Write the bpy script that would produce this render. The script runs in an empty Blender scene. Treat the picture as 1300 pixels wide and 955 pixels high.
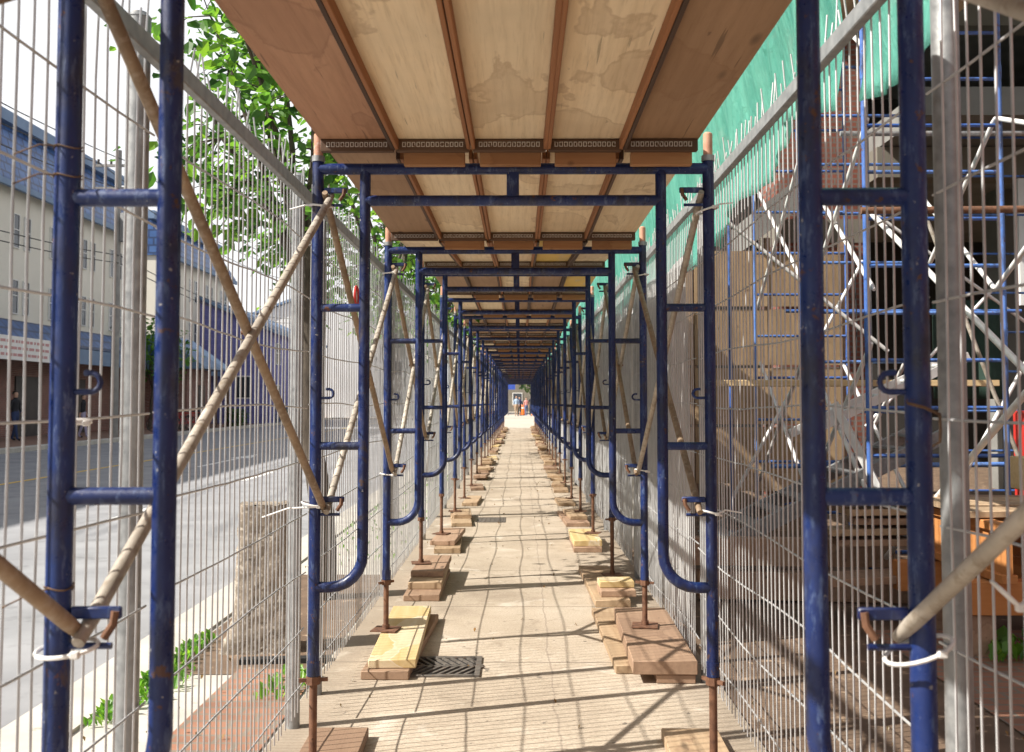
import bpy, math, random
from mathutils import Vector, Matrix
R = math.radians
random.seed(7)
scene = bpy.context.scene
COL = scene.collection
SLOPE = 0.0035                      # the pavement rises gently away from the camera
def gz(y): return SLOPE * y

# ------------------------------------------------------------------ mesh builder
class MB:
    def __init__(s): s.v = []; s.f = []; s.m = []; s.mi = 0
    def add(s, vs, fs):
        o = len(s.v); s.v += [tuple(v) for v in vs]
        for f in fs: s.f.append(tuple(i + o for i in f)); s.m.append(s.mi)
    def box(s, c, d, rot=None, bev=0.0):
        x, y, z = d[0]/2, d[1]/2, d[2]/2
        if bev <= 0:
            vs = [(-x,-y,-z),(x,-y,-z),(x,y,-z),(-x,y,-z),(-x,-y,z),(x,-y,z),(x,y,z),(-x,y,z)]
            fs = [(0,3,2,1),(4,5,6,7),(0,1,5,4),(1,2,6,5),(2,3,7,6),(3,0,4,7)]
        else:
            b = min(bev, x*.9, y*.9, z*.9); vs = []; fs = []
            for sz in (-1, 1):
                for sy in (-1, 1):
                    for sx in (-1, 1):
                        vs += [(sx*(x-b), sy*(y-b), sz*z), (sx*(x-b), sy*y, sz*(z-b)), (sx*x, sy*(y-b), sz*(z-b))]
            def i(sx, sy, sz, k): return 3*((sz > 0)*4 + (sy > 0)*2 + (sx > 0)) + k
            for q in (-1, 1):
                fs.append([i(-1,-1,q,0), i(1,-1,q,0), i(1,1,q,0), i(-1,1,q,0)][::q])
                fs.append([i(-1,q,-1,1), i(-1,q,1,1), i(1,q,1,1), i(1,q,-1,1)][::q])
                fs.append([i(q,-1,-1,2), i(q,1,-1,2), i(q,1,1,2), i(q,-1,1,2)][::q])
            for a in (-1, 1):
                for c2 in (-1, 1):
                    k = a*c2
                    fs.append([i(-1,a,c2,0), i(1,a,c2,0), i(1,a,c2,1), i(-1,a,c2,1)][::-k])
                    fs.append([i(a,-1,c2,0), i(a,1,c2,0), i(a,1,c2,2), i(a,-1,c2,2)][::k])
                    fs.append([i(a,c2,-1,1), i(a,c2,1,1), i(a,c2,1,2), i(a,c2,-1,2)][::-k])
            for sx in (-1,1):
                for sy in (-1,1):
                    for sz in (-1,1):
                        fs.append([i(sx,sy,sz,0), i(sx,sy,sz,1), i(sx,sy,sz,2)][::sx*sy*sz])
        if rot is not None: vs = [rot @ Vector(v) for v in vs]
        s.add([(v[0]+c[0], v[1]+c[1], v[2]+c[2]) for v in vs], fs)
        return s
    def path(s, pts, r, n=8, caps=True):
        pts = [Vector(p) for p in pts]
        rs = r if isinstance(r, (list, tuple)) else [r]*len(pts)
        k = len(pts); vs = []; u = None
        for i in range(k):
            t = (pts[min(i+1, k-1)] - pts[max(i-1, 0)]).normalized()
            if u is None:
                u = t.cross(Vector((0,0,1)))
                if u.length < .05: u = t.cross(Vector((0,1,0)))
            u = (u - t*u.dot(t)).normalized(); w = t.cross(u)
            for j in range(n):
                a = 2*math.pi*j/n
                vs.append(pts[i] + (u*math.cos(a) + w*math.sin(a))*rs[i])
        fs = []
        for i in range(k-1):
            for j in range(n):
                fs.append((i*n+j, i*n+(j+1) % n, (i+1)*n+(j+1) % n, (i+1)*n+j))
        if caps:
            fs.append(tuple(range(n-1, -1, -1))); fs.append(tuple((k-1)*n+j for j in range(n)))
        s.add(vs, fs); return s
    def tube(s, a, b, r, n=8): return s.path([a, b], r, n)
    def grid(s, fn, nu, nv):
        vs = [fn(i/nu, j/nv) for j in range(nv+1) for i in range(nu+1)]
        fs = [(j*(nu+1)+i, j*(nu+1)+i+1, (j+1)*(nu+1)+i+1, (j+1)*(nu+1)+i) for j in range(nv) for i in range(nu)]
        s.add(vs, fs); return s
    def prism(s, poly, y0, y1, axis='y'):
        n = len(poly)
        if axis == 'y': vs = [(p[0], y0, p[1]) for p in poly] + [(p[0], y1, p[1]) for p in poly]
        elif axis == 'x': vs = [(y0, p[0], p[1]) for p in poly] + [(y1, p[0], p[1]) for p in poly]
        else: vs = [(p[0], p[1], y0) for p in poly] + [(p[0], p[1], y1) for p in poly]
        fs = [tuple(range(n)), tuple(range(2*n-1, n-1, -1))] + [(i, i+n, (i+1) % n + n, (i+1) % n) for i in range(n)]
        s.add(vs, fs); return s
    def mesh(s, name, mats, smooth=None):
        me = bpy.data.meshes.new(name); me.from_pydata(s.v, [], s.f)
        if not isinstance(mats, (list, tuple)): mats = [mats]
        for m in mats: me.materials.append(m)
        if len(mats) > 1: me.polygons.foreach_set('material_index', s.m)
        import bmesh
        bm = bmesh.new(); bm.from_mesh(me); bmesh.ops.recalc_face_normals(bm, faces=bm.faces); bm.to_mesh(me); bm.free()
        if smooth:
            for p in me.polygons: p.use_smooth = True
            try: me.set_sharp_from_angle(angle=R(smooth))
            except Exception: pass
        me.update(); return me

def link(name, me, parent=None, loc=None, rot=None):
    o = bpy.data.objects.new(name, me); COL.objects.link(o)
    if parent is not None: o.parent = parent
    if loc is not None: o.location = loc
    if rot is not None: o.rotation_euler = rot
    return o
def part(name, mb, mat, parent, smooth=40, loc=None, label=None):
    o = link(name, mb.mesh(name, mat, smooth), parent, loc)
    if label: o['label'] = label
    return o
def tag(o, label, cat, group=None, kind=None):
    if label: o['label'] = label
    if cat: o['category'] = cat
    if group: o['group'] = group
    if kind: o['kind'] = kind
    return o
def thing(name, label, cat, loc=(0,0,0), rz=0, group=None):
    o = bpy.data.objects.new(name, None); COL.objects.link(o)
    o.location = loc; o.rotation_euler = (0,0,rz); o.empty_display_size = .1
    return tag(o, label, cat, group)
def single(name, mb, mat, label, cat, loc=(0,0,0), rot=(0,0,0), group=None, smooth=40, kind=None):
    o = link(name, mb.mesh(name, mat, smooth), None, loc, rot)
    return tag(o, label, cat, group, kind)
def structure(name, mb, mat, smooth=None):
    o = link(name, mb.mesh(name, mat, smooth)); o['kind'] = 'structure'; return o
def copy_tree(o, parent=None, kids=None):
    c = o.copy(); COL.objects.link(c)
    c.parent = parent
    for ch in list(o.children): copy_tree(ch, c)
    return c
ORD = 'first second third fourth fifth sixth seventh eighth ninth tenth eleventh twelfth thirteenth fourteenth fifteenth sixteenth seventeenth eighteenth nineteenth twentieth twenty-first twenty-second twenty-third twenty-fourth twenty-fifth'.split()

# ------------------------------------------------------------------ materials
def new_mat(name):
    m = bpy.data.materials.new(name); m.use_nodes = True
    nt = m.node_tree
    return m, nt, nt.nodes['Principled BSDF']
def nd(nt, t, **kw):
    n = nt.nodes.new(t)
    for k, v in kw.items():
        if k in n.inputs.keys(): n.inputs[k].default_value = v
        else: setattr(n, k, v)
    return n
def ramp(nt, fac, stops):
    r = nt.nodes.new('ShaderNodeValToRGB'); el = r.color_ramp.elements
    while len(el) < len(stops): el.new(.5)
    for e, (p, c) in zip(el, stops):
        e.position = p; e.color = (c[0], c[1], c[2], 1) if isinstance(c, (tuple, list)) else (c, c, c, 1)
    nt.links.new(fac, r.inputs[0]); return r.outputs[0]
def mix(nt, fac, a, b, mode='MIX'):
    m = nt.nodes.new('ShaderNodeMix'); m.data_type = 'RGBA'; m.blend_type = mode
    for sock, val in ((0, fac), (6, a), (7, b)):
        if hasattr(val, 'is_linked') or hasattr(val, 'links'): nt.links.new(val, m.inputs[sock])
        else: m.inputs[sock].default_value = val if sock == 0 else (val[0], val[1], val[2], 1)
    return m.outputs[2]
def coords(nt, scale=(1,1,1), obj=True, rnd=0.0, world=False):
    tc = nt.nodes.new('ShaderNodeTexCoord'); mp = nt.nodes.new('ShaderNodeMapping')
    mp.inputs['Scale'].default_value = scale
    if world:
        g = nt.nodes.new('ShaderNodeNewGeometry'); nt.links.new(g.outputs['Position'], mp.inputs[0])
    else: nt.links.new(tc.outputs['Object'], mp.inputs[0])
    if rnd:
        oi = nt.nodes.new('ShaderNodeObjectInfo'); mm = nt.nodes.new('ShaderNodeMath'); mm.operation = 'MULTIPLY'; mm.inputs[1].default_value = rnd
        nt.links.new(oi.outputs['Random'], mm.inputs[0])
        cx = nt.nodes.new('ShaderNodeCombineXYZ'); 
        for i in range(3): nt.links.new(mm.outputs[0], cx.inputs[i])
        nt.links.new(cx.outputs[0], mp.inputs['Location'])
    return mp.outputs[0]
def noise(nt, vec, scale, detail=4, rough=.55, dist=0.0):
    n = nd(nt, 'ShaderNodeTexNoise'); n.inputs['Scale'].default_value = scale; n.inputs['Detail'].default_value = detail
    n.inputs['Roughness'].default_value = rough; n.inputs['Distortion'].default_value = dist
    nt.links.new(vec, n.inputs['Vector']); return n.outputs['Fac']
def bump(nt, bs, h, strength=.3, dist=.01):
    b = nd(nt, 'ShaderNodeBump'); b.inputs['Strength'].default_value = strength; b.inputs['Distance'].default_value = dist
    nt.links.new(h, b.inputs['Height']); nt.links.new(b.outputs[0], bs.inputs['Normal'])

def mottled(name, c1, c2, scale=8, rough=.7, metal=0.0, spots=None, spot_scale=20, spot_th=(.62,.68), stretch=(1,1,1), bmp=.15, rnd=7.0, rr=None, world=False):
    m, nt, bs = new_mat(name)
    v = coords(nt, stretch, rnd=rnd, world=world)
    n = noise(nt, v, scale, 6)
    col = ramp(nt, n, [(.3, c1), (.7, c2)])
    if spots:
        n2 = noise(nt, v, spot_scale, 8, .65)
        fac = ramp(nt, n2, [(spot_th[0], 0.), (spot_th[1], 1.)])
        col = mix(nt, fac, col, spots)
    nt.links.new(col, bs.inputs['Base Color'])
    bs.inputs['Roughness'].default_value = rough; bs.inputs['Metallic'].default_value = metal
    if rr:
        nt.links.new(ramp(nt, noise(nt, v, scale*2, 4), [(.3, rr[0]), (.7, rr[1])]), bs.inputs['Roughness'])
    if bmp: bump(nt, bs, noise(nt, v, scale*4, 5), bmp, .004)
    return m

M = {}
# blue scaffold enamel: chips of rust, chalky worn patches
def blue_mat(name, a, b):
    m, nt, bs = new_mat(name); v = coords(nt, (1,1,1), rnd=9.0)
    col = ramp(nt, noise(nt, v, 5, 5), [(.3, a), (.7, b)])
    sc = noise(nt, coords(nt, (6,6,1.4), rnd=9.0), 9, 8, .7)
    col = mix(nt, ramp(nt, sc, [(.55, 0.), (.62, .5)]), col, (.10,.15,.28))
    gr = noise(nt, coords(nt, (3,3,1.2), rnd=5.0), 3.2, 6, .65)
    col = mix(nt, ramp(nt, gr, [(.50, 0.), (.66, .8)]), col, (.018,.019,.028))
    ch = noise(nt, v, 26, 8, .7)
    lf = noise(nt, coords(nt, (1,1,1), rnd=4.0), 1.7, 3)
    rf = ramp(nt, mix(nt, 1.0, ch, ramp(nt, lf, [(.35, .86), (.7, 1.06)]), 'MULTIPLY'), [(.60, 0.), (.63, .9)])
    col = mix(nt, rf, col, (.10,.045,.022))
    bg = noise(nt, v, 3.1, 6, .7, .6)
    rf2 = ramp(nt, bg, [(.62, 0.), (.66, .85)])
    col = mix(nt, rf2, col, (.06,.045,.05))
    oi = nt.nodes.new('ShaderNodeObjectInfo')
    col = mix(nt, 1.0, col, ramp(nt, oi.outputs['Random'], [(0, (.55,.6,.72)), (.5, (1,1,1)), (1, (1.5,1.35,1.2))]), 'MULTIPLY')
    dust = noise(nt, coords(nt, (1,1,1), rnd=13.0), 60, 4, .6)
    col = mix(nt, ramp(nt, dust, [(.68, 0.), (.71, .7)]), col, (.34,.33,.31))
    nt.links.new(col, bs.inputs['Base Color'])
    nt.links.new(ramp(nt, ch, [(.4, .27), (.65, .7)]), bs.inputs['Roughness'])
    bump(nt, bs, ch, .25, .003)
    return m
M['blue'] = blue_mat('blue_enamel', (.0035,.012,.070), (.008,.027,.135))
M['site_blue'] = blue_mat('light_blue_enamel', (.05,.13,.42), (.10,.22,.55))
M['rust'] = mottled('rusty_steel', (.10,.048,.03), (.23,.115,.065), 30, .85, .2, (.045,.025,.018), 60, rr=(.6,.95))
M['pin'] = mottled('pink_primer_steel', (.42,.20,.13), (.55,.30,.2), 22, .7, .1, (.55,.5,.45), 14, (.55,.62))
M['galv'] = mottled('galvanised_steel', (.20,.207,.21), (.35,.357,.357), 26, .5, .45, (.34,.30,.25), 9, (.66,.74), rr=(.38,.62))
M['wire'] = mottled('galvanised_wire', (.42,.425,.43), (.58,.585,.59), 9, .45, .35, (.28,.2,.14), 16, (.72,.78), bmp=0)
M['brace_brown'] = mottled('shaded_weathered_tube', (.17,.115,.07), (.34,.24,.15), 7, .7, .1, (.40,.33,.26), 40, (.48,.78), (1,1,1), .5)  # brown tone of the shaded bar is in the colour, with wear
M['brace_grey'] = mottled('sunlit_dirty_tube', (.27,.235,.19), (.55,.50,.43), 6, .6, .2, (.20,.15,.10), 30, (.5,.75), bmp=.5)  # paler tone of the sunlit bar is in the colour, with dirt
M['brace_white'] = mottled('pale_galvanised_tube', (.66,.65,.63), (.8,.79,.77), 12, .5, .15, (.3,.22,.15), 20, (.68,.75))
M['tie'] = mottled('white_nylon', (.72,.71,.68), (.82,.81,.78), 20, .45, 0, bmp=0)
M['dark_wire'] = mottled('dark_binding_wire', (.09,.06,.04), (.2,.12,.07), 30, .8, .3, bmp=0)

# ---- wood
def wood(name, dark, light, grain=(40,1.6,40), stain=None, stain_amt=.6, knots=True, rough=.75, rnd=31.0, var=.25, fine=False):
    m, nt, bs = new_mat(name); v = coords(nt, grain, rnd=rnd)
    g = noise(nt, v, 1.0, 6, .6, .6)
    col = ramp(nt, g, [(.25, dark), (.75, light)])
    if fine:   # open face-veneer grain: fine streaks and cathedral figure along the sheet
        wv = nd(nt, 'ShaderNodeTexWave'); wv.bands_direction = 'X'; wv.inputs['Scale'].default_value = 1.0
        wv.inputs['Distortion'].default_value = 7; wv.inputs['Detail'].default_value = 3; wv.inputs['Detail Scale'].default_value = .8
        nt.links.new(coords(nt, (7,.9,7), rnd=rnd), wv.inputs['Vector'])
        col = mix(nt, 1.0, col, ramp(nt, wv.outputs['Fac'], [(0, (.93,.92,.90)), (.55, (1,1,1))]), 'MULTIPLY')
        fs = noise(nt, coords(nt, (120,5,120), rnd=rnd), 1.0, 3, .7)
        col = mix(nt, 1.0, col, ramp(nt, fs, [(.33, (.86,.84,.81)), (.5, (1,1,1))]), 'MULTIPLY')
        ck = noise(nt, coords(nt, (60,2.2,60), rnd=rnd*1.3), 1.0, 2, .5)
        col = mix(nt, ramp(nt, ck, [(.70, 0.), (.73, .8)]), col, tuple(c*.4 for c in dark))
    v1 = coords(nt, (1,1,1), rnd=rnd)
    big = noise(nt, v1, 2.2, 5, .6, .5)
    col = mix(nt, ramp(nt, big, [(.35, 0.), (.75, .55)]), col, tuple(c*.72 for c in light))
    if stain:
        s = noise(nt, coords(nt, (2.0,1.1,2), rnd=rnd*1.7), 1.35, 6, .5, .4)
        f = ramp(nt, s, [(.545, 0.), (.557, stain_amt), (.58, stain_amt*.45), (.72, stain_amt*.75)])
        col = mix(nt, f, col, stain)
        sp = noise(nt, coords(nt, (14,4,14), rnd=rnd), 1.3, 6, .7)
        col = mix(nt, ramp(nt, sp, [(.68, 0.), (.74, .7)]), col, tuple(c*.45 for c in stain))
    if knots:
        vo = nd(nt, 'ShaderNodeTexVoronoi'); vo.inputs['Scale'].default_value = 1.0
        nt.links.new(coords(nt, (6.5,1.9,6), rnd=rnd), vo.inputs['Vector'])
        col = mix(nt, ramp(nt, vo.outputs['Distance'], [(.05, .8), (.13, 0.)]), col, tuple(c*.35 for c in dark))
    if var:
        oi = nt.nodes.new('ShaderNodeObjectInfo')
        col = mix(nt, 1.0, col, ramp(nt, oi.outputs['Random'], [(0, (1-var, 1-var*1.05, 1-var*1.15)), (1, (1.0, 1.0, 1.0))]), 'MULTIPLY')
    nt.links.new(col, bs.inputs['Base Color']); bs.inputs['Roughness'].default_value = rough
    bump(nt, bs, g, .25, .003)
    return m
M['ply'] = wood('cream_plywood', (.80,.62,.40), (.90,.75,.53), (10,1.1,10), (.36,.23,.13), .45, False, var=.12, fine=True)
M['ply_red'] = wood('red_brown_plywood', (.42,.21,.12), (.58,.33,.20), (9,1.0,9), (.24,.11,.06), .5, True, var=.12, fine=True)
M['ply_brown'] = wood('brown_plywood', (.30,.175,.095), (.44,.275,.16), (9,1.0,9), (.26,.14,.07), .5, True, var=.1, fine=True)
M['ply_yellow'] = wood('yellow_film_plywood', (.66,.43,.09), (.80,.56,.16), (8,1.2,8), (.55,.45,.28), .7, False, var=.1)
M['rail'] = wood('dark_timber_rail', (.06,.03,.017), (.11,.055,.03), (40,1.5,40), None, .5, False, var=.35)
M['rail_orange'] = wood('orange_timber_rail', (.26,.10,.035), (.40,.17,.065), (40,1.5,40), None, .5, False, var=.2)  # orange-brown joists between the cream planks
M['strip'] = wood('dark_stained_timber', (.085,.045,.025), (.15,.085,.05), (3,30,30), None, .5, False, var=.3)
M['block'] = wood('orange_pine', (.36,.165,.065), (.52,.28,.13), (3,30,30), (.3,.14,.06), .6, True, var=.25)
M['stencil'] = mottled('stencilled_white_paint', (.5,.48,.44), (.66,.63,.58), 60, .8, 0, (.2,.14,.1), 90, (.55,.62), bmp=0)
M['sole'] = wood('weathered_pine', (.40,.27,.16), (.58,.43,.28), (34,1.6,34), (.25,.15,.09), .5, True, var=.3)
M['sole_brown'] = wood('brown_weathered_pine', (.30,.19,.125), (.45,.30,.2), (34,1.6,34), (.2,.12,.08), .5, True, var=.25)
M['sole_yellow'] = wood('yellow_painted_plank', (.52,.36,.13), (.68,.53,.29), (20,1.2,20), (.66,.58,.46), .8, False, var=.08)
M['plank_new'] = wood('fresh_pine_plank', (.62,.44,.22), (.78,.58,.33), (2,30,30), None, .5, False, var=.1)
M['form'] = wood('orange_formwork_beam', (.44,.17,.045), (.58,.25,.08), (2,24,24), None, .5, False, var=.1)
M['osb'] = wood('tan_plywood_sheet', (.30,.20,.11), (.50,.35,.205), (9,9,2), (.28,.19,.11), .6, True, var=.3)

# ---- ground & masonry
def concrete_walk():
    m, nt, bs = new_mat('lined_concrete'); v = coords(nt, (1,1,1), world=True)
    n = noise(nt, v, 1.1, 7, .65)
    col = ramp(nt, n, [(.3, (.36,.295,.225)), (.5, (.50,.42,.325)), (.72, (.60,.52,.42))])
    sep0 = nd(nt, 'ShaderNodeSeparateXYZ'); nt.links.new(v, sep0.inputs[0])
    fine = noise(nt, v, 85, 6, .75)
    col = mix(nt, 1.0, col, ramp(nt, fine, [(.28, (.62,.60,.58)), (.6, (1,1,1))]), 'MULTIPLY')
    st = noise(nt, v, 3.7, 6, .7, .8)
    col = mix(nt, ramp(nt, st, [(.57, 0.), (.66, .55)]), col, (.27,.215,.16))
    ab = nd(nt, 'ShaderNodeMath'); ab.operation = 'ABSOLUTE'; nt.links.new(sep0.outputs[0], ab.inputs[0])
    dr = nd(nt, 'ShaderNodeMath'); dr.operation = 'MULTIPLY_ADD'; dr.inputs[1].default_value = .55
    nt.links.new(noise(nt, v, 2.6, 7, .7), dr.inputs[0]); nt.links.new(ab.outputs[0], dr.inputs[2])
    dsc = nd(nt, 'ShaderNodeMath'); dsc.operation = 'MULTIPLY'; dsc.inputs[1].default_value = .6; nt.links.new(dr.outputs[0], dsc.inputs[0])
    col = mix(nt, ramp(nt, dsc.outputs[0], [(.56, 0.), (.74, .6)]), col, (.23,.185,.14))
    spk = noise(nt, v, 14, 3, .5)
    col = mix(nt, ramp(nt, spk, [(.71, 0.), (.73, .75)]), col, (.13,.11,.09))
    pale = noise(nt, v, 2.1, 5, .6, 1.0)
    col = mix(nt, ramp(nt, pale, [(.60, 0.), (.68, .5)]), col, (.68,.62,.53))
    sep = nd(nt, 'ShaderNodeSeparateXYZ'); nt.links.new(v, sep.inputs[0])
    wv = nd(nt, 'ShaderNodeTexWave'); wv.bands_direction = 'Y'; wv.inputs['Scale'].default_value = 9.0
    wv.inputs['Distortion'].default_value = 1.2; wv.inputs['Detail'].default_value = 2; wv.inputs['Detail Scale'].default_value = 2
    nt.links.new(v, wv.inputs['Vector'])
    col = mix(nt, 1.0, col, ramp(nt, wv.outputs['Fac'], [(.0, (.88,.87,.86)), (.5, (1,1,1))]), 'MULTIPLY')  # fine shadow lines of the fence wires, put into the colour
    # joints every 1.52 m across, plus one crack running lengthwise
    def line(sock, period, off, w):
        a = nd(nt, 'ShaderNodeMath'); a.operation = 'ADD'; a.inputs[1].default_value = off; nt.links.new(sock, a.inputs[0])
        p = nd(nt, 'ShaderNodeMath'); p.operation = 'PINGPONG'; p.inputs[1].default_value = period/2; nt.links.new(a.outputs[0], p.inputs[0])
        l = nd(nt, 'ShaderNodeMath'); l.operation = 'LESS_THAN'; l.inputs[1].default_value = w; nt.links.new(p.outputs[0], l.inputs[0])
        return l.outputs[0]
    wob = nd(nt, 'ShaderNodeMath'); wob.operation = 'MULTIPLY_ADD'; wob.inputs[1].default_value = .10
    nt.links.new(noise(nt, v, 1.3, 6, .7), wob.inputs[0]); nt.links.new(sep.outputs[0], wob.inputs[2])
    col = mix(nt, line(sep.outputs[1], 1.52, .35, .006), col, (.16,.13,.1))
    jm = nd(nt, 'ShaderNodeMath'); jm.operation = 'MULTIPLY'; jm.inputs[1].default_value = .55
    nt.links.new(line(wob.outputs[0], 4.0, -.22, .005), jm.inputs[0])
    col = mix(nt, jm.outputs[0], col, (.25,.2,.16))
    nt.links.new(col, bs.inputs['Base Color']); bs.inputs['Roughness'].default_value = .85
    hm = nd(nt, 'ShaderNodeMath'); hm.operation = 'MULTIPLY_ADD'; hm.inputs[1].default_value = .5
    nt.links.new(wv.outputs['Fac'], hm.inputs[0]); nt.links.new(fine, hm.inputs[2])
    bump(nt, bs, hm.outputs[0], .5, .004)
    return m
M['walk'] = concrete_walk()
M['sunlit_walk'] = mottled('sunlit_concrete', (.42,.365,.30), (.54,.475,.40), 1.5, .8, 0, (.5,.46,.4), 4, (.6,.72), bmp=.2, world=True, rnd=0)  # paler than the pavement: sun glare past the exit, put into the colour
M['asphalt'] = mottled('pale_worn_asphalt', (.23,.232,.242), (.32,.322,.333), 1.3, .85, 0, (.17,.17,.175), 2.2, (.55,.72), bmp=.4, world=True, rnd=0)
M['kerb'] = mottled('kerb_concrete', (.44,.41,.36), (.58,.55,.49), 3, .85, 0, (.3,.27,.22), 6, (.6,.7), world=True, rnd=0)
M['earth'] = mottled('brown_earth', (.10,.065,.042), (.19,.125,.08), 2.5, .95, 0, (.38,.27,.18), 9, (.58,.66), bmp=.8, world=True, rnd=0)
M['ground'] = mottled('dusty_ground', (.25,.23,.19), (.34,.31,.26), .6, .95, 0, world=True, rnd=0)
M['white_line'] = mottled('white_road_paint', (.66,.66,.64), (.8,.8,.78), 6, .7, 0, (.3,.3,.3), 9, (.64,.7), world=True, rnd=0)
M['yellow_line'] = mottled('yellow_road_paint', (.66,.42,.06), (.78,.52,.1), 6, .7, 0, (.3,.3,.3), 9, (.66,.72), world=True, rnd=0)
M['rough_conc'] = mottled('exposed_aggregate', (.16,.13,.10), (.31,.255,.2), 13, .95, 0, (.42,.37,.31), 48, (.53,.60), bmp=1.0)
M['conc'] = mottled('grey_concrete', (.16,.157,.148), (.24,.235,.22), 1.6, .9, 0, (.2,.19,.18), 3, (.6,.75), bmp=.3)
M['conc_dark'] = mottled('shade_dark_concrete', (.02,.019,.017), (.045,.04,.037), 1.2, .95, 0, bmp=.3)  # near black: the unlit interior's shade is put into the colour
M['beige'] = mottled('beige_render', (.15,.135,.11), (.22,.2,.165), 1.5, .9, 0)
M['cream'] = mottled('cream_render', (.62,.59,.515), (.72,.69,.61), .5, .9, 0, (.4,.37,.31), 1.3, (.62,.8), bmp=.1)
M['white_wall'] = mottled('white_render', (.66,.66,.65), (.76,.76,.75), .5, .9, 0, bmp=.1)
def brick(name, c1, c2, mortar, scale=1.0, bw=.22, bh=.075, rot=None, ax='xz', mort=.012, rough=.85):
    m, nt, bs = new_mat(name)
    g = nt.nodes.new('ShaderNodeTexCoord'); sep = nd(nt, 'ShaderNodeSeparateXYZ'); nt.links.new(g.outputs['Object'], sep.inputs[0])
    cx = nd(nt, 'ShaderNodeCombineXYZ')
    if ax == 'xz':
        ad = nd(nt, 'ShaderNodeMath'); ad.operation = 'ADD'; nt.links.new(sep.outputs[0], ad.inputs[0]); nt.links.new(sep.outputs[1], ad.inputs[1])
        nt.links.new(ad.outputs[0], cx.inputs[0]); nt.links.new(sep.outputs[2], cx.inputs[1])
    else:
        nt.links.new(sep.outputs[0], cx.inputs[0]); nt.links.new(sep.outputs[1], cx.inputs[1])
    bt = nd(nt, 'ShaderNodeTexBrick'); nt.links.new(cx.outputs[0], bt.inputs['Vector'])
    for k, v in (('Color1', c1), ('Color2', c2), ('Mortar', mortar)): bt.inputs[k].default_value = (*v, 1)
    bt.inputs['Scale'].default_value = 1; bt.inputs['Brick Width'].default_value = bw; bt.inputs['Row Height'].default_value = bh; bt.inputs['Mortar Size'].default_value = mort
    n = noise(nt, g.outputs['Object'], 2.5, 6, .65)
    col = mix(nt, 1.0, bt.outputs['Color'], ramp(nt, n, [(.25, (.65,.65,.65)), (.7, (1.1,1.1,1.1))]), 'MULTIPLY')
    nt.links.new(col, bs.inputs['Base Color']); bs.inputs['Roughness'].default_value = rough
    bump(nt, bs, bt.outputs['Fac'], -.5, .008)
    return m
M['brick'] = brick('red_brick', (.19,.055,.035), (.25,.08,.05), (.17,.14,.12))
M['brick_far'] = brick('dark_red_brick', (.20,.065,.05), (.27,.095,.07), (.3,.25,.22))
M['paver'] = brick('orange_brick_paving', (.27,.135,.085), (.35,.17,.105), (.22,.18,.14), bw=.2, bh=.1, ax='xy')
M['purple'] = brick('violet_painted_brick', (.13,.13,.34), (.17,.165,.40), (.22,.22,.42), bw=.9, bh=.3)
def tiles(name, c1, c2, ln, bw=.55, bh=.42):
    return brick(name, c1, c2, ln, bw=bw, bh=bh, mort=.05, rough=.45)
M['tile'] = tiles('blue_roof_tile', (.045,.115,.31), (.075,.165,.39), (.03,.06,.15))
M['fascia'] = mottled('blue_grey_fascia', (.10,.17,.29), (.15,.23,.36), 2, .6)
M['glass'] = mottled('window_glass', (.03,.035,.045), (.07,.08,.095), 1.5, .12, 0, bmp=0)
M['frame_white'] = mottled('white_window_frame', (.6,.6,.58), (.7,.7,.68), 5, .6, bmp=0)
M['dark'] = mottled('dark_shopfront', (.025,.02,.02), (.06,.05,.045), 2, .6)
M['bark'] = mottled('dark_bark', (.045,.035,.026), (.10,.08,.06), 12, .95, 0, stretch=(3,3,.6), bmp=.8)
M['cable'] = mottled('black_cable', (.015,.015,.017), (.03,.03,.03), 5, .6, bmp=0)
M['pole'] = mottled('grey_pole', (.22,.21,.2), (.32,.31,.29), 3, .8)
M['red'] = mottled('red_paint', (.42,.022,.02), (.52,.04,.03), 6, .4, bmp=0)
M['sign_white'] = mottled('white_sign_face', (.74,.73,.71), (.8,.79,.77), 4, .5, bmp=0)
M['sign_blue'] = mottled('blue_sign_face', (.03,.08,.42), (.05,.11,.5), 4, .5, bmp=0)
M['orange'] = mottled('orange_plastic', (.72,.16,.02), (.82,.22,.03), 6, .5, bmp=0)
M['iron'] = mottled('cast_iron', (.10,.09,.08), (.2,.175,.15), 20, .6, .3, (.16,.09,.05), 18, (.6,.7))
M['black'] = mottled('black_void', (.008,.008,.008), (.015,.014,.013), 5, .9, bmp=0)
M['skin'] = mottled('skin', (.45,.27,.19), (.52,.32,.23), 9, .6, bmp=0, rnd=0)
M['hair'] = mottled('dark_hair', (.02,.014,.01), (.04,.03,.02), 30, .6, bmp=0)
def cloth(name, c): return mottled(name, tuple(k*.85 for k in c), c, 14, .9, bmp=.1, rnd=0)
M['aluminium'] = mottled('dull_aluminium', (.58,.58,.57), (.72,.72,.70), 10, .5, .3)
M['pink'] = mottled('faded_pink_lettering', (.5,.24,.24), (.6,.34,.33), 10, .8, bmp=0)

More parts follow.
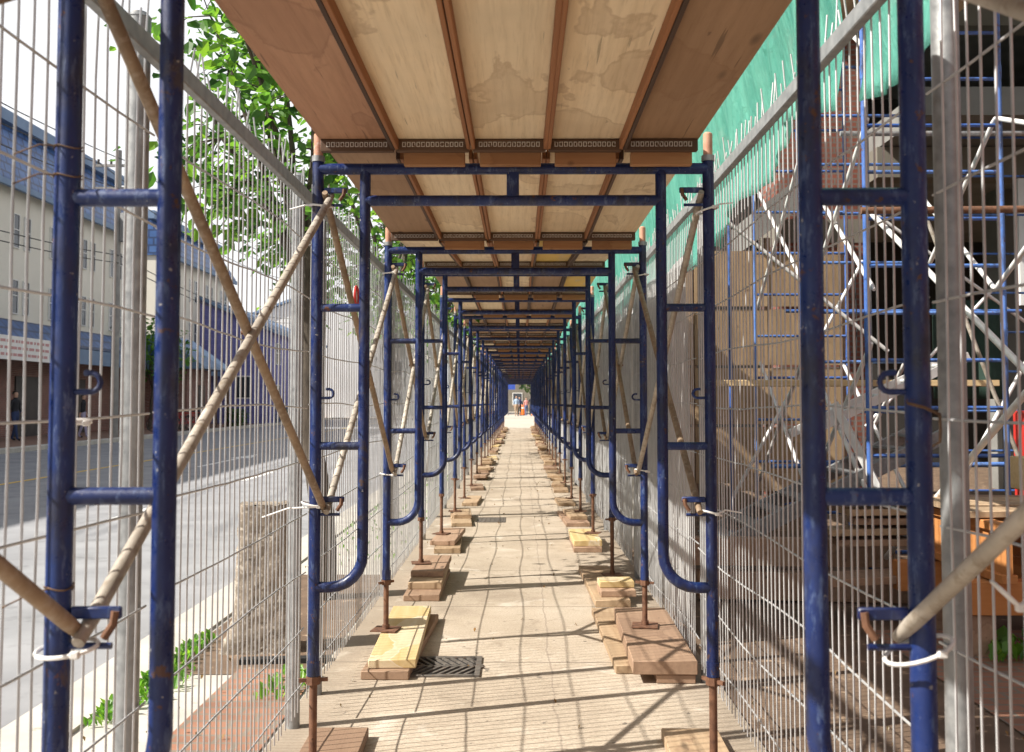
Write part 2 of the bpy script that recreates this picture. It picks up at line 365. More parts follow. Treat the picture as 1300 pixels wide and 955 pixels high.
def leafy(name, c1, c2, tr):
    m, nt, bs = new_mat(name)
    g = nd(nt, 'ShaderNodeNewGeometry')
    col = ramp(nt, g.outputs['Random Per Island'], [(0, c1), (.6, c2), (.95, (c2[0]*1.7, c2[1]*1.35, c2[2]))])
    nt.links.new(col, bs.inputs['Base Color']); bs.inputs['Roughness'].default_value = .45
    t = nd(nt, 'ShaderNodeBsdfTranslucent')
    nt.links.new(mix(nt, 1.0, col, (tr[0], tr[1], tr[2]), 'MULTIPLY'), t.inputs[0])
    mx = nd(nt, 'ShaderNodeMixShader'); mx.inputs[0].default_value = .45
    out = nt.nodes['Material Output']
    nt.links.new(bs.outputs[0], mx.inputs[1]); nt.links.new(t.outputs[0], mx.inputs[2]); nt.links.new(mx.outputs[0], out.inputs[0])
    return m
M['leaf'] = leafy('broad_green_leaf', (.018,.06,.014), (.085,.20,.03), (2.2,2.2,1.4))
M['leaf_dark'] = leafy('dark_green_leaf', (.02,.05,.02), (.05,.11,.03), (1.6,1.6,1.2))
M['weed'] = leafy('weed_green', (.06,.16,.02), (.12,.28,.04), (2,2,1.2))
M['dry_leaf'] = leafy('dry_leaf', (.12,.08,.03), (.22,.15,.06), (1,1,1))
def net_mat():
    m, nt, bs = new_mat('teal_debris_netting')
    v = coords(nt, (1,1,1), rnd=3)
    w = nd(nt, 'ShaderNodeTexWave'); w.bands_direction = 'Y'; w.inputs['Scale'].default_value = 6; w.inputs['Distortion'].default_value = 5; w.inputs['Detail'].default_value = 3
    nt.links.new(v, w.inputs[0])
    col = ramp(nt, noise(nt, coords(nt, (1,4,.8), rnd=3), 3, 6, .65), [(.3, (.08,.36,.29)), (.7, (.19,.56,.46))])
    dst = noise(nt, v, 1.6, 6, .7)
    col = mix(nt, ramp(nt, dst, [(.55, 0.), (.75, .5)]), col, (.42,.50,.45))
    nt.links.new(col, bs.inputs['Base Color']); bs.inputs['Roughness'].default_value = .6
    t = nd(nt, 'ShaderNodeBsdfTranslucent'); nt.links.new(col, t.inputs[0])
    tp = nd(nt, 'ShaderNodeBsdfTransparent')
    mx = nd(nt, 'ShaderNodeMixShader'); mx.inputs[0].default_value = .4
    mx2 = nd(nt, 'ShaderNodeMixShader'); mx2.inputs[0].default_value = .13
    nt.links.new(bs.outputs[0], mx.inputs[1]); nt.links.new(t.outputs[0], mx.inputs[2])
    nt.links.new(mx.outputs[0], mx2.inputs[1]); nt.links.new(tp.outputs[0], mx2.inputs[2])
    nt.links.new(mx2.outputs[0], nt.nodes['Material Output'].inputs[0])
    wr = noise(nt, coords(nt, (1,2.5,1.0), rnd=3), 7, 6, .65, 1.2)
    bump(nt, bs, wr, .7, .03)
    return m
M['net'] = net_mat()
def sheet_mat():
    m, nt, bs = new_mat('grey_site_sheeting')
    v = coords(nt, (1,1,1), rnd=11)
    col = ramp(nt, noise(nt, v, 1.4, 6, .6), [(.3, (.55,.545,.53)), (.7, (.68,.675,.66))])
    st = noise(nt, coords(nt, (5,5,.5), rnd=11), 2, 6, .7)
    col = mix(nt, ramp(nt, st, [(.62, 0.), (.7, .5)]), col, (.3,.24,.18))
    nt.links.new(col, bs.inputs['Base Color']); bs.inputs['Roughness'].default_value = .55
    t = nd(nt, 'ShaderNodeBsdfTranslucent'); nt.links.new(col, t.inputs[0])
    mx = nd(nt, 'ShaderNodeMixShader'); mx.inputs[0].default_value = .35
    nt.links.new(bs.outputs[0], mx.inputs[1]); nt.links.new(t.outputs[0], mx.inputs[2])
    nt.links.new(mx.outputs[0], nt.nodes['Material Output'].inputs[0])
    bump(nt, bs, noise(nt, v, 5, 4), .4, .02)
    return m
M['sheet'] = sheet_mat()
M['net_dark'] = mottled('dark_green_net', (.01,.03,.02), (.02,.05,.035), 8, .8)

# ------------------------------------------------------------------ layout of the tunnel
D0, STEP, NF, N0 = 1.824, 2.133, 24, -3          # first frame ahead, spacing, last frame number
def fd(i): return D0 + (i-1)*STEP
def fcx(i): return -.055 if i <= 1 else -.027
def ftop(i): return 2.365 if i <= 3 else (2.495 + .0012*(i-4))
HW, FH, TR = .762, 1.95, .0225
INO = .185

# ---- the setting's ground
def sheet(name, x0, x1, y0, y1, z, mat, ny=1):
    mb = MB(); mb.grid(lambda u, v: (x0+(x1-x0)*u, y0+(y1-y0)*v, z + gz(y0+(y1-y0)*v)), 1, ny)
    return structure(name, mb, mat)
sheet('ground', -500, 500, -60, 900, -.20, M['ground'])
sheet('road', -15.0, -2.30, -40, 300, -.13, M['asphalt'])
sheet('pavement', -1.06, 1.02, -8, 52.2, .0, M['walk'])
sheet('site_ground', 1.02, 30, -8, 75, -.02, M['earth'])
sheet('verge', -1.96, -1.06, -8, 140, -.012, M['kerb'])
sheet('earth_patch', -1.93, -1.08, 5.5, 8.6, -.008, M['earth'])
mb = MB(); mb.prism([(-2.30,-.18),(-2.30,-.01),(-2.28,.005),(-1.96,.005),(-1.96,-.18)], 0, 148)
k = structure('near_kerb', mb, M['kerb']); k.location = (0,-8,gz(-8)); k.rotation_euler = (math.atan(SLOPE),0,0)
mb = MB(); mb.prism([(-15.0,-.18),(-15.0,.0),(-15.02,.02),(-15.3,.02),(-15.3,-.18)], 0, 148)
k = structure('far_kerb', mb, M['kerb']); k.location = (0,-8,gz(-8)); k.rotation_euler = (math.atan(SLOPE),0,0)
sheet('far_pavement', -19.5, -15.3, -8, 140, .0, M['paver'])
sheet('plaza', -2.0, 4.9, 52.2, 79, .0, M['sunlit_walk'])
sheet('far_plaza', -14, 30, 79, 300, .012, M['sunlit_walk'])
sheet('yellow_line_marking', -9.70, -9.58, -20, 140, -.126, M['yellow_line'])
mb = MB()
for k in range(14):
    y0 = -6 + k*6.5
    mb.add([(-5.45,y0,-.126+gz(y0)),(-5.33,y0,-.126+gz(y0)),(-5.33,y0+2.4,-.126+gz(y0+2.4)),(-5.45,y0+2.4,-.126+gz(y0+2.4))], [(0,1,2,3)])
structure('lane_dash_marking', mb, M['white_line'])
mb = MB(); z = lambda y: -.126+gz(y)
mb.add([(-7.62,24.0,z(24)),(-7.48,24.0,z(24)),(-7.48,27.6,z(27.6)),(-7.62,27.6,z(27.6))], [(0,1,2,3)])
mb.add([(-7.85,27.6,z(27.6)),(-7.25,27.6,z(27.6)),(-7.55,29.6,z(29.6))], [(0,1,2)])
structure('arrow_marking', mb, M['white_line'])
sheet('brick_paving', -1.52, -1.08, 3.0, 5.6, -.004, M['paver'])
sheet('site_brick_paving', 2.2, 5.2, 4.4, 6.6, -.012, M['paver'])

# ------------------------------------------------------------------ scaffold frames
def build_frame():
    root = thing('scaffold_arch', '', 'scaffold frame', (0,0,0), 0, 'blue walk-through frames forming the tunnel')
    mb = MB(); mb.tube((-HW,0,FH), (HW,0,FH), TR, 12)
    part('top_beam', mb, M['blue'], root)
    mb = MB(); mb.tube((-HW+INO,0,1.825), (HW-INO,0,1.825), TR*.95, 12)
    part('arch_beam', mb, M['blue'], root)
    mb = MB(); mb.box((0,0,(FH+1.825)/2), (.048,.03,FH-1.825-.03))
    part('centre_post', mb, M['blue'], root)
    for s in (-1, 1):
        mb = MB(); mb.tube((s*HW,0,0), (s*HW,0,FH+.035), TR, 14)
        mb.tube((s*HW,0,-.004), (s*HW,0,.05), TR*1.12, 14)
        part('leg', mb, M['blue'], root)
        xi = s*(HW-INO); r = .125; pts = [(xi,0,FH), (xi,0,.33+r)]
        for k in range(1, 7):
            a = R(15*k); pts.append((xi + s*r*(1-math.cos(a)), 0, .33+r - r*math.sin(a)))
        pts.append((s*HW,0,.33))
        mb = MB(); mb.path(pts, TR*.95, 12); part('inner_leg', mb, M['blue'], root, 60)
        for zz in (1.405, .87):
            mb = MB(); mb.tube((xi,0,zz), (s*HW,0,zz), TR*.72, 10); part('rung', mb, M['blue'], root)
        for zz in (.635, 1.835):
            x0 = s*(HW-.018); mb = MB()
            mb.box((x0 - s*.05,0,zz+.03), (.09,.012,.022), bev=.003)
            mb.tube((x0,0,zz-.028), (x0-s*.078,0,zz-.028), .006, 8)
            bl = part('brace_lock', mb, M['blue'], root)
            mb = MB(); mb.path([(x0-s*.086,-.008,zz+.034), (x0-s*.084,-.010,zz+.012), (x0-s*.068,-.010,zz-.012)], .0075, 8)
            part('latch', mb, M['rust'], bl)
        zz = 1.055; x0 = s*(HW-.02)
        pts = [(x0,0,zz), (x0-s*.030,0,zz)] + [(x0-s*(.030+.017*math.sin(R(a))),0,zz+.017-.017*math.cos(R(a))) for a in (30,60,90,120,150,180)] + [(x0-s*.018,0,zz+.034)]
        mb = MB(); mb.path(pts, .0055, 8); part('hook', mb, M['blue'], root, 60)
        mb = MB(); mb.tube((s*HW,0,FH+.035), (s*HW,0,FH+.135), .0185, 12)
        mb.path([(s*HW,0,FH+.135),(s*HW,0,FH+.142)], [.0185,.012], 12)
        part('coupling_pin', mb, M['pin'], root)
        mb = MB(); mb.path([(s*HW,0,FH+.028),(s*HW,0,FH+.05)], [.026,.026], 12)
        part('collar', mb, M['galv'], root)
    return root
frame0 = build_frame()
FRAMES = {}
def flabel(i):
    if i <= 0: return 'blue scaffold frame standing behind the viewpoint, %s back' % ORD[-i]
    if i == 1: return 'nearest blue scaffold frame, its posts cropped and its beam above the picture'
    if i == 2: return 'blue scaffold frame whose top beam carries the nearest overhead planks, first full arch'
    if i <= 10: return '%s blue arch of the scaffold tunnel, counting from the nearest full arch' % ORD[i-2]
    return 'small blue scaffold frame in the crowded far half of the tunnel'
PADTOP = {}
for i in range(N0, NF+1):
    o = frame0 if i == N0 else copy_tree(frame0)
    o['label'] = flabel(i)
    o.location = (fcx(i), fd(i), ftop(i)-FH)
    FRAMES[i] = o
# sole boards (every board is a thing); then the jacks reach down to the top board
random.seed(21)
def board(x, y, z, w, l, t, rz, mat, label, name='sole_board', grp='timber sole boards under the jacks'):
    mb = MB(); mb.box((0,0,0), (w,l,t), bev=.004)
    return single(name, mb, mat, label, 'timber board', (x, y, z+t/2+gz(y)+.001), (math.atan(SLOPE),0,rz), grp)
def stack(i, side, boards):
    """boards: list of (dx, dy, w, l, t, rz, mat, label) bottom to top"""
    z = 0
    for (dx, dy, w, l, t, rz, mat, lab) in boards:
        board(fcx(i)+side*HW+dx, fd(i)+dy, z, w, l, t, rz, mat, lab); z += t+.0015
    PADTOP[(i, side)] = z
S, SB, SY = M['sole'], M['sole_brown'], M['sole_yellow']
W = {-1: 'street', 1: 'site'}
stack(1, -1, [(.02,.0,.24,.9,.045,0,S,'pale sole board under the street-side post of the nearest frame')])
stack(1, 1, [(-.02,.05,.24,1.0,.045,0,SB,'brown sole board under the site-side post of the nearest frame')])
stack(2, -1, [(.03,.0,.24,1.0,.045,.02,SB,'brown sole board under the street-side post of the first full arch')])
stack(2, 1, [(-.02,.05,.24,.9,.045,-.02,S,'pale sole board under the site-side post of the first full arch')])
stack(3, -1, [(.11,-.02,.25,1.42,.045,-.03,SB,'lower dark plank of the pair beside the drain grate'),
              (.10,.02,.25,1.40,.045,.03,SY,'upper plank with yellow paint beside the drain grate')])
stack(3, 1, [(-.13,.15,.22,1.5,.045,.015,S,'pale bottom plank edging out under the thick brown one facing the drain grate'),
             (.02,-.12,.33,1.35,.07,-.02,SB,'thick brown double plank under the rusty jack facing the drain grate')])
board(fcx(3)+HW+.075, fd(3)-.16, 0, .20, 1.25, .044, -.02, SB, 'brown lower plank half hidden beneath the thick double plank facing the drain grate')
stack(4, -1, [(.08,-.22,.26,1.15,.045,0,SB,'lowest of the three stepped boards behind the yellow-painted plank'),
              (.08,-.08,.25,1.0,.05,.01,S,'middle of the three stepped boards behind the yellow-painted plank'),
              (.085,.04,.25,.8,.045,-.01,SB,'topmost of the three stepped boards behind the yellow-painted plank')])
stack(4, 1, [(-.10,-.25,.25,1.5,.05,.02,S,'long pale plank under the short cross blocks on the site side')])
for k, (w, l, dy, zz, mat, lab) in enumerate([(.25,.30,-.55,.052,SB,'short brown block lying at the near end of the site-side pale planks'),
                              (.25,.20,-.50,.099,M['sole_yellow'],'short yellow block lying on the brown block on the site side')]):
    board(fcx(4)+HW-.04, fd(4)+dy-.2, zz, w, l, .045, .03, mat, lab, 'timber_block')
stack(5, -1, [(.08,-.05,.25,1.2,.05,.04,S,'lower pale board of the fourth stack from the drain grate on street side'),
              (.07,.02,.24,1.0,.045,-.05,SB,'upper tilted board of the fourth stack on street side')])
stack(5, 1, [(-.09,-.10,.27,.95,.05,0,SB,'brown board under the bright yellow board on the site side'),
             (-.09,-.08,.27,.90,.055,.01,SY,'bright yellow board on the site side, under the fifth frame')])
for i in range(6, NF+1):
    for s in (-1, 1):
        n = random.choice([1,2,2,3]); L = []
        for k in range(n):
            wd = random.uniform(.2,.28)
            lab = ('sole board %s in its stack under the %s-side post of the %s arch' % (['lowest','next above the lowest','topmost'][k] if n > 1 else 'alone', W[s], ORD[i-2])) if i <= 9 else 'small far timber board at the foot of the distant posts'
            if n == 2 and k == 1 and i <= 9: lab = lab.replace('next above the lowest', 'uppermost')
            L.append((-s*random.uniform(.05,.12), random.uniform(-.25,.1), wd, random.uniform(.7,1.3), .045, random.uniform(-.08,.08), random.choice([S,S,SB,SB,SY if random.random()<.3 else S]), lab))
        stack(i, s, L)
for i in range(N0, 1):
    for s in (-1, 1): stack(i, s, [(0,0,.24,.9,.045,0,S,'sole board under the %s-side post of the frame %s back from the viewpoint' % (W[s], ORD[-i]))])
for i, root in FRAMES.items():
    for s in (-1, 1):
        zb = ftop(i)-FH; top = PADTOP[(i, s)] + gz(fd(i)) + .004
        L = zb - top
        mb = MB(); mb.tube((0,0,.004), (0,0,L+.05), .0155, 10)
        mb.tube((0,0,L-.035), (0,0,L-.006), .028, 8)
        mb.box((0,0,L-.02), (.11,.012,.014), Matrix.Rotation(.6*i+s, 3, 'Z'))
        j = part('screw_jack', mb, M['rust'], root, 40, (s*HW, 0, -L))
        mb = MB(); mb.box((0,0,.003), (.15,.15,.006)); mb.tube((0,0,.006), (0,0,.03), .022, 10)
        b = part('base_plate', mb, M['rust'], j); b.rotation_euler = (0,0,.15*((i*7) % 5-2))

# ------------------------------------------------------------------ cross braces
def zlow(i): return ftop(i)-FH+.635
def zhigh(i): return ftop(i)-FH+1.835
random.seed(5)
for i in range(N0, NF):
    for s in (-1, 1):
        if i == 1 and s == 1: continue
        if i <= 8: lab = None
        xa, xb = fcx(i)+s*(HW-.036), fcx(i+1)+s*(HW-.036)
        if i == 0: lab = 'weathered cross brace cropped by the picture edge beside the nearest %s-side post' % W[s]
        elif i < 0: lab = 'tubular cross brace on the %s side behind the viewpoint, %s back' % (W[s], ORD[-i-1])
        elif i <= 8: lab = 'tubular cross brace on the %s side between the %s and %s frames' % (W[s], 'nearest' if i == 1 else ORD[i-1], ORD[i] if i > 1 else 'second')
        else: lab = 'small tubular cross brace in the far part of the tunnel'
        root = thing('cross_brace', lab, 'cross brace', (xa, fd(i), gz(fd(i))), 0, 'cross braces between the tunnel frames')
        o = Vector(root.location)
        for q, (za, zb2) in enumerate(((zhigh(i), zlow(i+1)), (zlow(i), zhigh(i+1)))):
            off = -s*(.013 if q else -.004)
            a = Vector((xa+off, fd(i)-.03, za + .03*(za-zb2)/STEP)) - o; b = Vector((xb+off, fd(i+1)+.03, zb2 + .03*(zb2-za)/STEP)) - o
            mb = MB()
            sag = Vector((0,0,-.012)) if i > 4 else Vector((0,0,0))
            mb.path([a, a.lerp(b,.03), a.lerp(b,.5)+sag, a.lerp(b,.97), b], [.011,.0145,.0145,.0145,.011], 10)
            bm_ = M['brace_brown'] if (q == 0) == (s < 0) else M['brace_grey']
            if i == 0: bm_ = M['brace_brown'] if s < 0 else M['brace_grey']
            part('brace_bar', mb, bm_, root, 50)
        if i <= 6:
            mid = (Vector((xa, fd(i), (zlow(i)+zhigh(i))/2)) + Vector((xb, fd(i+1), (zlow(i+1)+zhigh(i+1))/2)))/2 - o
            mb = MB(); mb.tube(mid+Vector((-.024,0,0)), mid+Vector((.024,0,0)), .006, 8); part('rivet', mb, M['rust'], root)

# cable ties: loops round a post and the brace end
def loop(c, rx, ry, tilt, r=.004, tail=None):
    mb = MB(); pts = []
    Rm = Matrix.Rotation(tilt[0], 3, 'X') @ Matrix.Rotation(tilt[1], 3, 'Y')
    for k in range(21):
        a = 2*math.pi*k/20; pts.append(Rm @ Vector((rx*math.cos(a), ry*math.sin(a), 0)))
    mb.path(pts, r, 6, False)
    mb.box(Rm @ Vector((rx*.5, -ry*.9, 0)), (.016,.012,.013), bev=.002)
    if tail: mb.path([Rm @ Vector((rx*.5,-ry*.9,0)), Vector(tail)*.5 + Vector((0,0,.01)), Vector(tail)], [.004,.0035,.003], 6)
    return mb
def tie(c, rx, ry, tilt, lab, tail=None, r=.004):
    single('cable_tie', loop(c, rx, ry, tilt, r, tail), M['tie'], lab, 'cable tie', c, (0,0,0), 'white cable ties')
f1l, f1r = fcx(1)-HW, fcx(1)+HW; f2l, f2r = fcx(2)-HW, fcx(2)+HW
tie((f1l+.022, fd(1)-.012, zlow(1)-.03), .055,.034,(.25,-.12),'white cable tie binding the brace ends at the nearest street-side post')
tie((f1r-.012, fd(1)-.012, zlow(1)-.03), .06,.034,(.3,-.35),'white cable tie binding the brace end at the nearest site-side post')
tie((f1r+.055, fd(1)-.20, zlow(1)+.10), .028,.030,(.2,.75),'white cable tie round the cropped brace tube and the fence post',(.16,.1,.02),.003)
tie((f1l-.07, fd(1)-.19, zlow(1)+.07), .03,.034,(.1,-.3),'white cable tie round the cropped street-side brace tube',(-.12,.05,.03),.004)
tie((f2l+.015, fd(2), zhigh(2)-.03), .045,.03,(.1,.1),'white cable tie at the brace top on the first full arch, street side',(-.13,.02,-.01))
tie((f2l-.005, fd(2), zlow(2)+.01), .048,.03,(.05,.2),'white cable tie at the brace foot on the first full arch, street side',(-.2,.0,-.05))
tie((f2r-.005, fd(2), zhigh(2)-.05), .045,.03,(-.1,-.3),'white cable tie at the brace top on the first full arch, site side',(.1,0,.03))
tie((f2r-.005, fd(2), zlow(2)-.02), .045,.03,(-.1,.25),'white cable tie at the brace foot on the first full arch, site side',(.12,0,.0))
tie((fcx(3)-HW+.01, fd(3), zhigh(3)-.02), .045,.03,(.1,-.1),'white cable tie at the brace top of the second full arch, street side')
tie((fcx(3)-HW+.01, fd(3), zlow(3)-.02), .05,.03,(.1,.1),'white cable tie at the brace foot of the second full arch, street side')
tie((fcx(3)+HW-.01, fd(3), zhigh(3)-.04), .045,.03,(-.1,-.2),'white cable tie at the brace top of the second full arch, site side')
tie((fcx(3)+HW-.01, fd(3), zlow(3)+.0), .045,.03,(-.1,.2),'white cable tie at the brace foot of the second full arch, site side')
mb = loop(None, .022,.004,(R(90),0),.0045)
single('cable_tie', mb, M['tie'], 'small white ring of cable tie looped on the street-side fence wire', 'cable tie', (-.955, 2.22, 1.41), (0,0,.5), 'white cable ties')
for (z_, lab) in ((1.905,'upper wire wound round the nearest street-side post'), (1.853,'rusty wire wound round the nearest street-side post just above its rung'), (1.12,'rusty wire twisted low on the nearest street-side post')):
    mb = MB()
    mb.path([((TR+.002)*math.cos(a), (TR+.002)*math.sin(a), .004*math.sin(2*a)+.001*a) for a in [k*2*math.pi/16 for k in range(19)]]+[(-.03,-.05,.0),(-.07,-.06,-.02)], .0015, 5)
    single('binding_wire', mb, M['dark_wire'], lab, 'binding wire', (f1l, fd(1), z_), (0,0,0), 'binding wires on the posts')
mb = MB(); mb.path([(-.03,-.03,.02),(.0,-.032,.012),(.03,-.02,.0),(.08,.1,-.03),(.16,.3,-.06),(.19,.42,-.075)], .003, 6)
single('binding_wire', mb, M['dark_wire'], 'dark wire tying the nearest site-side post to the galvanised fence post', 'binding wire', (f1r, fd(1), 1.43), (0,0,0), 'binding wires on the posts')

# ------------------------------------------------------------------ overhead deck planks
X0, PW = -.765, .29
PL = STEP - .02
def ring_row(mb, x0, x1, n, y, z, h):
    w = (x1-x0)/n
    for k in range(n):
        a, b = x0+k*w+w*.12, x0+(k+1)*w-w*.12; t = w*.17
        for (u0, u1, v0, v1) in ((a,b,z,z+t), (a,b,z+h-t,z+h), (a,a+t,z+t,z+h-t), (b-t,b,z+t,z+h-t)):
            mb.add([(u0,y,v0),(u1,y,v0),(u1,y,v1),(u0,y,v1)], [(0,1,2,3)])
def build_plank(mat, railmat, block=True, sides=(-1,1)):
    root = thing('deck_plank', '', 'deck plank', (0,0,0), 0, 'plywood deck planks roofing the tunnel')
    mb = MB(); mb.box((0,0,.0725), (PW-.004,PL,.015)); part('plywood_panel', mb, mat, root)
    for s in sides:
        mb = MB(); mb.box((s*(PW/2-.008),-.02,.044), (.0145,PL-.12,.040), bev=.002); part('side_rail', mb, railmat, root)
    mb = MB(); mb.box((0,PL/2-.085,.040), (PW-.012,.03,.046), bev=.003)
    h = part('hook_strip', mb, M['strip'], root)
    mb = MB(); ring_row(mb, -.118, .118, 13, PL/2-.1015, .033, .019)
    part('stencilled_row', mb, M['stencil'], h)
    if block:
        mb = MB(); mb.box((.004,PL/2-.052,-.004), (PW-.055,.036,.052), bev=.003); part('end_block', mb, M['block'], root)
    return root
PROTO = {(k, e): build_plank(M[k], M['rail_orange'] if k == 'ply' and e == 0 else M['rail'], e != -1, {0:(-1,1), -1:(1,), 1:(-1,)}[e])
         for k, e in (('ply',0),('ply',-1),('ply',1),('ply_red',-1),('ply_red',1),('ply_brown',0),('ply_brown',-1),('ply_brown',1),('ply_yellow',0),('ply_yellow',1))}
used = set()
random.seed(11)
for i in range(N0, NF):
    for p in range(5):
        if i <= 1: k = ['ply_red','ply','ply','ply','ply_brown'][p]
        elif i == 2: k = ['ply_brown','ply','ply','ply','ply'][p]
        elif i == 3 and p == 3: k = 'ply_yellow'
        elif i == 4 and p == 4: k = 'ply_yellow'
        elif i <= 4: k = random.choice(['ply','ply','ply_brown','ply'])
        else: k = random.choice(['ply','ply_brown','ply_brown','ply_brown'])  # mostly brown, so plank colour carries the far roof's shade
        e = -1 if p == 0 else 1 if p == 4 else 0; kk = (k, e)
        o = PROTO[kk] if kk not in used else copy_tree(PROTO[kk]); used.add(kk)
        z0, z1 = ftop(i)+TR+.004, ftop(i+1)+TR+.004
        o.location = (X0+PW*(p+.5)+random.uniform(-.002,.002), (fd(i)+fd(i+1))/2, (z0+z1)/2)
        o.rotation_euler = (math.atan2(z1-z0, STEP), 0, 0)
        colr = {'ply':'cream','ply_red':'reddish brown','ply_brown':'brown','ply_yellow':'yellow'}[k]
        pos = ['street edge','second from street','middle','second from site','site edge'][p]
        if i <= 0: lab = '%s plywood plank of the %s roof bay back from the viewer, %s one' % (colr, ORD[-i], pos)
        elif i == 1: lab = '%s plywood deck plank in the nearest overhead bay, %s one' % (colr, pos)
        elif i <= 8: lab = '%s deck plank in the %s overhead bay from the viewer, %s one' % (colr, ORD[i-1], pos)
        else: lab = 'small dark deck plank far along the tunnel roof'
        o['label'] = lab

for kk, o in list(PROTO.items()):          # a kind of plank no bay uses
    if kk not in used:
        for c in list(o.children_recursive) + [o]: bpy.data.objects.remove(c)

# ------------------------------------------------------------------ fences
random.seed(3)
ZR = {-1: 2.36, 1: 2.47}
XF = {-1: -.97, 1: .925}
def fence_mesh(L, zr, seed):
    rnd = random.Random(seed); mb = MB()
    n = int(L/.061)
    for k in range(1, n):
        y = k*.061 + rnd.uniform(-.004,.004); bend = rnd.random() < .12
        top = zr + rnd.uniform(.09,.165)
        pts = []
        for zz in (.09,.5,.9,1.35,1.8,2.2,zr+.01):
            pts.append((rnd.uniform(-.002,.002), y+rnd.uniform(-.003,.003)*(3.5 if bend else 1), zz))
        pts.append((rnd.uniform(-.018,.018), y+rnd.uniform(-.012,.012)*(2.4 if bend else 1), top))
        mb.path(pts, .0030, 5)
    wires = MB()
    return mb
def hwire_mesh(L, zr, seed):
    rnd = random.Random(seed+50); mb = MB(); zz = .2; k = 0
    while zz < zr-.1:
        am, ph = rnd.uniform(.004,.014), rnd.uniform(0,6)
        pts = [(.0062 + .006*math.sin(y*2.2+ph), y, zz + am*math.sin(y*2.6+ph) + rnd.uniform(-.002,.002)) for y in [L*j/14 for j in range(15)]]
        mb.path(pts, .0033, 5)
        zz += .245; k += 1
    return mb
FM = {}
def fence_meshes(s, L, seed):
    key = (s, round(L,2), seed)
    if key not in FM:
        zr = ZR[s]
        w = fence_mesh(L, zr, seed).mesh('fence_wires', M['wire'], 50)
        h = hwire_mesh(L, zr, seed).mesh('fence_cross_wires', M['wire'], 50)
        mb = MB(); mb.box((-s*.021,L/2,zr), (.03,L-.005,.052), bev=.004); r = mb.mesh('top_rail', M['galv'], 40)
        FM[key] = (w, h, r)
    return FM[key]
pm = {}
for s in (-1, 1):
    mb = MB(); mb.tube((0,0,-.02), (0,0,ZR[s]+.11), .03, 16); mb.path([(0,0,ZR[s]+.11),(0,0,ZR[s]+.125)], [.032,.02], 16); pm[s] = mb.mesh('fence_post', M['galv'], 40)
def fence_panel(s, y0, L, seed, lab, posts):
    w, h, r = fence_meshes(s, L, seed)
    t = thing('fence_panel', lab, 'fence panel', (XF[s], y0, gz(y0)), 0, 'wire mesh fence panels along the tunnel')
    link('vertical_wires', w, t); link('cross_wires', h, t); link('top_rail', r, t)
    for yp in posts: link('fence_post', pm[s], t, (s*.036, yp, 0))
def flab(s, k, far):
    if far: return 'small wire fence panel on the %s side far down the tunnel' % W[s]
    base = {(-1,0):'spiked wire fence panel cropped at the picture edge before the road, nearest one',
            (-1,1):'spiked wire fence panel in front of tree and road, between two pale posts',
            (1,0):'spiked wire fence panel before the building site, cropped at the picture edge',
            (1,1):'spiked wire fence panel under the green netting, beside the brick pier'}
    return base.get((s,k), 'spiked wire fence panel on the %s side, %s from the viewer' % (W[s], ORD[k]))
ys = [(-.75, 3.42, [.3, 3.40]), (2.70, 1.93, [1.90]), (4.66, 3.0, [.45, 2.97])]
y = 7.7
while y < fd(NF): ys.append((y, 3.0, [2.97])); y += 3.04
for k, (y0, L, po) in enumerate(ys): fence_panel(-1, y0, L, k % 3 if L == 3.0 else k, flab(-1, k, k > 8), po)
ys = []; y = -.72; k = 0
while y < fd(NF): ys.append((y, 3.02, [3.0])); y += 3.06
for k in (0, 1):
    for s in (-1, 1): fence_panel(s, -3.78-3.06*k, 3.0, k, 'wire fence panel on the %s side behind the viewpoint, %s back' % (W[s], ORD[k]), [.02])
for k, (y0, L, po) in enumerate(ys): fence_panel(1, y0, L, k % 3, flab(1, k, k > 8), po)

# grey sheeting tied behind the site-side fence, one sheet for each bay
for i in range(3, NF):
    y0, y1 = fd(i)+.15 if i == 3 else fd(i)+.01, fd(i+1)-.005
    rnd = random.Random(i); am = [rnd.uniform(-.02,.02) for _ in range(6)]
    mb = MB()
    def fn(u, v):
        yy = y0+(y1-y0)*u
        wob = .012*math.sin(9*u+i)+.012*math.sin(5*v+i*2)+am[int(u*5)]*.4
        return (XF[1]+.105+wob, yy, gz(yy)+.07+2.27*v+.02*math.sin(6*u+i))
    mb.grid(fn, 16, 10)
    lab = 'pale grey sheeting behind the site-side fence in the %s bay of the tunnel' % ORD[i-1] if i <= 9 else 'small grey sheeting panel behind the far site-side fence'
    o = single('site_sheeting', mb, M['sheet'], lab, 'sheeting', (0,0,0), (0,0,0), 'grey sheets behind the site-side fence', 80)
    so = o.modifiers.new('thick', 'SOLIDIFY'); so.thickness = .004

# green debris netting hung above and behind the site-side fence
NX = 1.22
def net(y0, y1, ztop, lowfn, lab, seed):
    rnd = random.Random(seed); mb = MB()
    def fn(u, v):
        yy = y0+(y1-y0)*u; zl = lowfn(u)
        q = u*(y1-y0)
        fold = .045*math.sin(q*5+seed+.8*math.sin(q*1.7))*(1-v*.6) + .022*math.sin(q*13+seed*2+2*math.sin(q*2.3+v*2))*(1-v*.7) + .012*math.sin(q*29+3*v)
        return (NX+fold+.03*math.sin(5*v), yy, zl+(ztop-zl)*v)
    mb.grid(fn, max(40, int((y1-y0)*34)), 14)
    o = single('debris_netting', mb, M['net'], lab, 'netting', (0,0,0), (0,0,0), 'green debris netting over the fence', 80)
    so = o.modifiers.new('thick', 'SOLIDIFY'); so.thickness = .002
net(2.2, 3.75, 3.45, lambda u: 2.58 - .10*math.sin(u*3.0) + .10*(1-u)**2 , 'green netting piece hanging loose with a gap beside it, nearest one', 1)
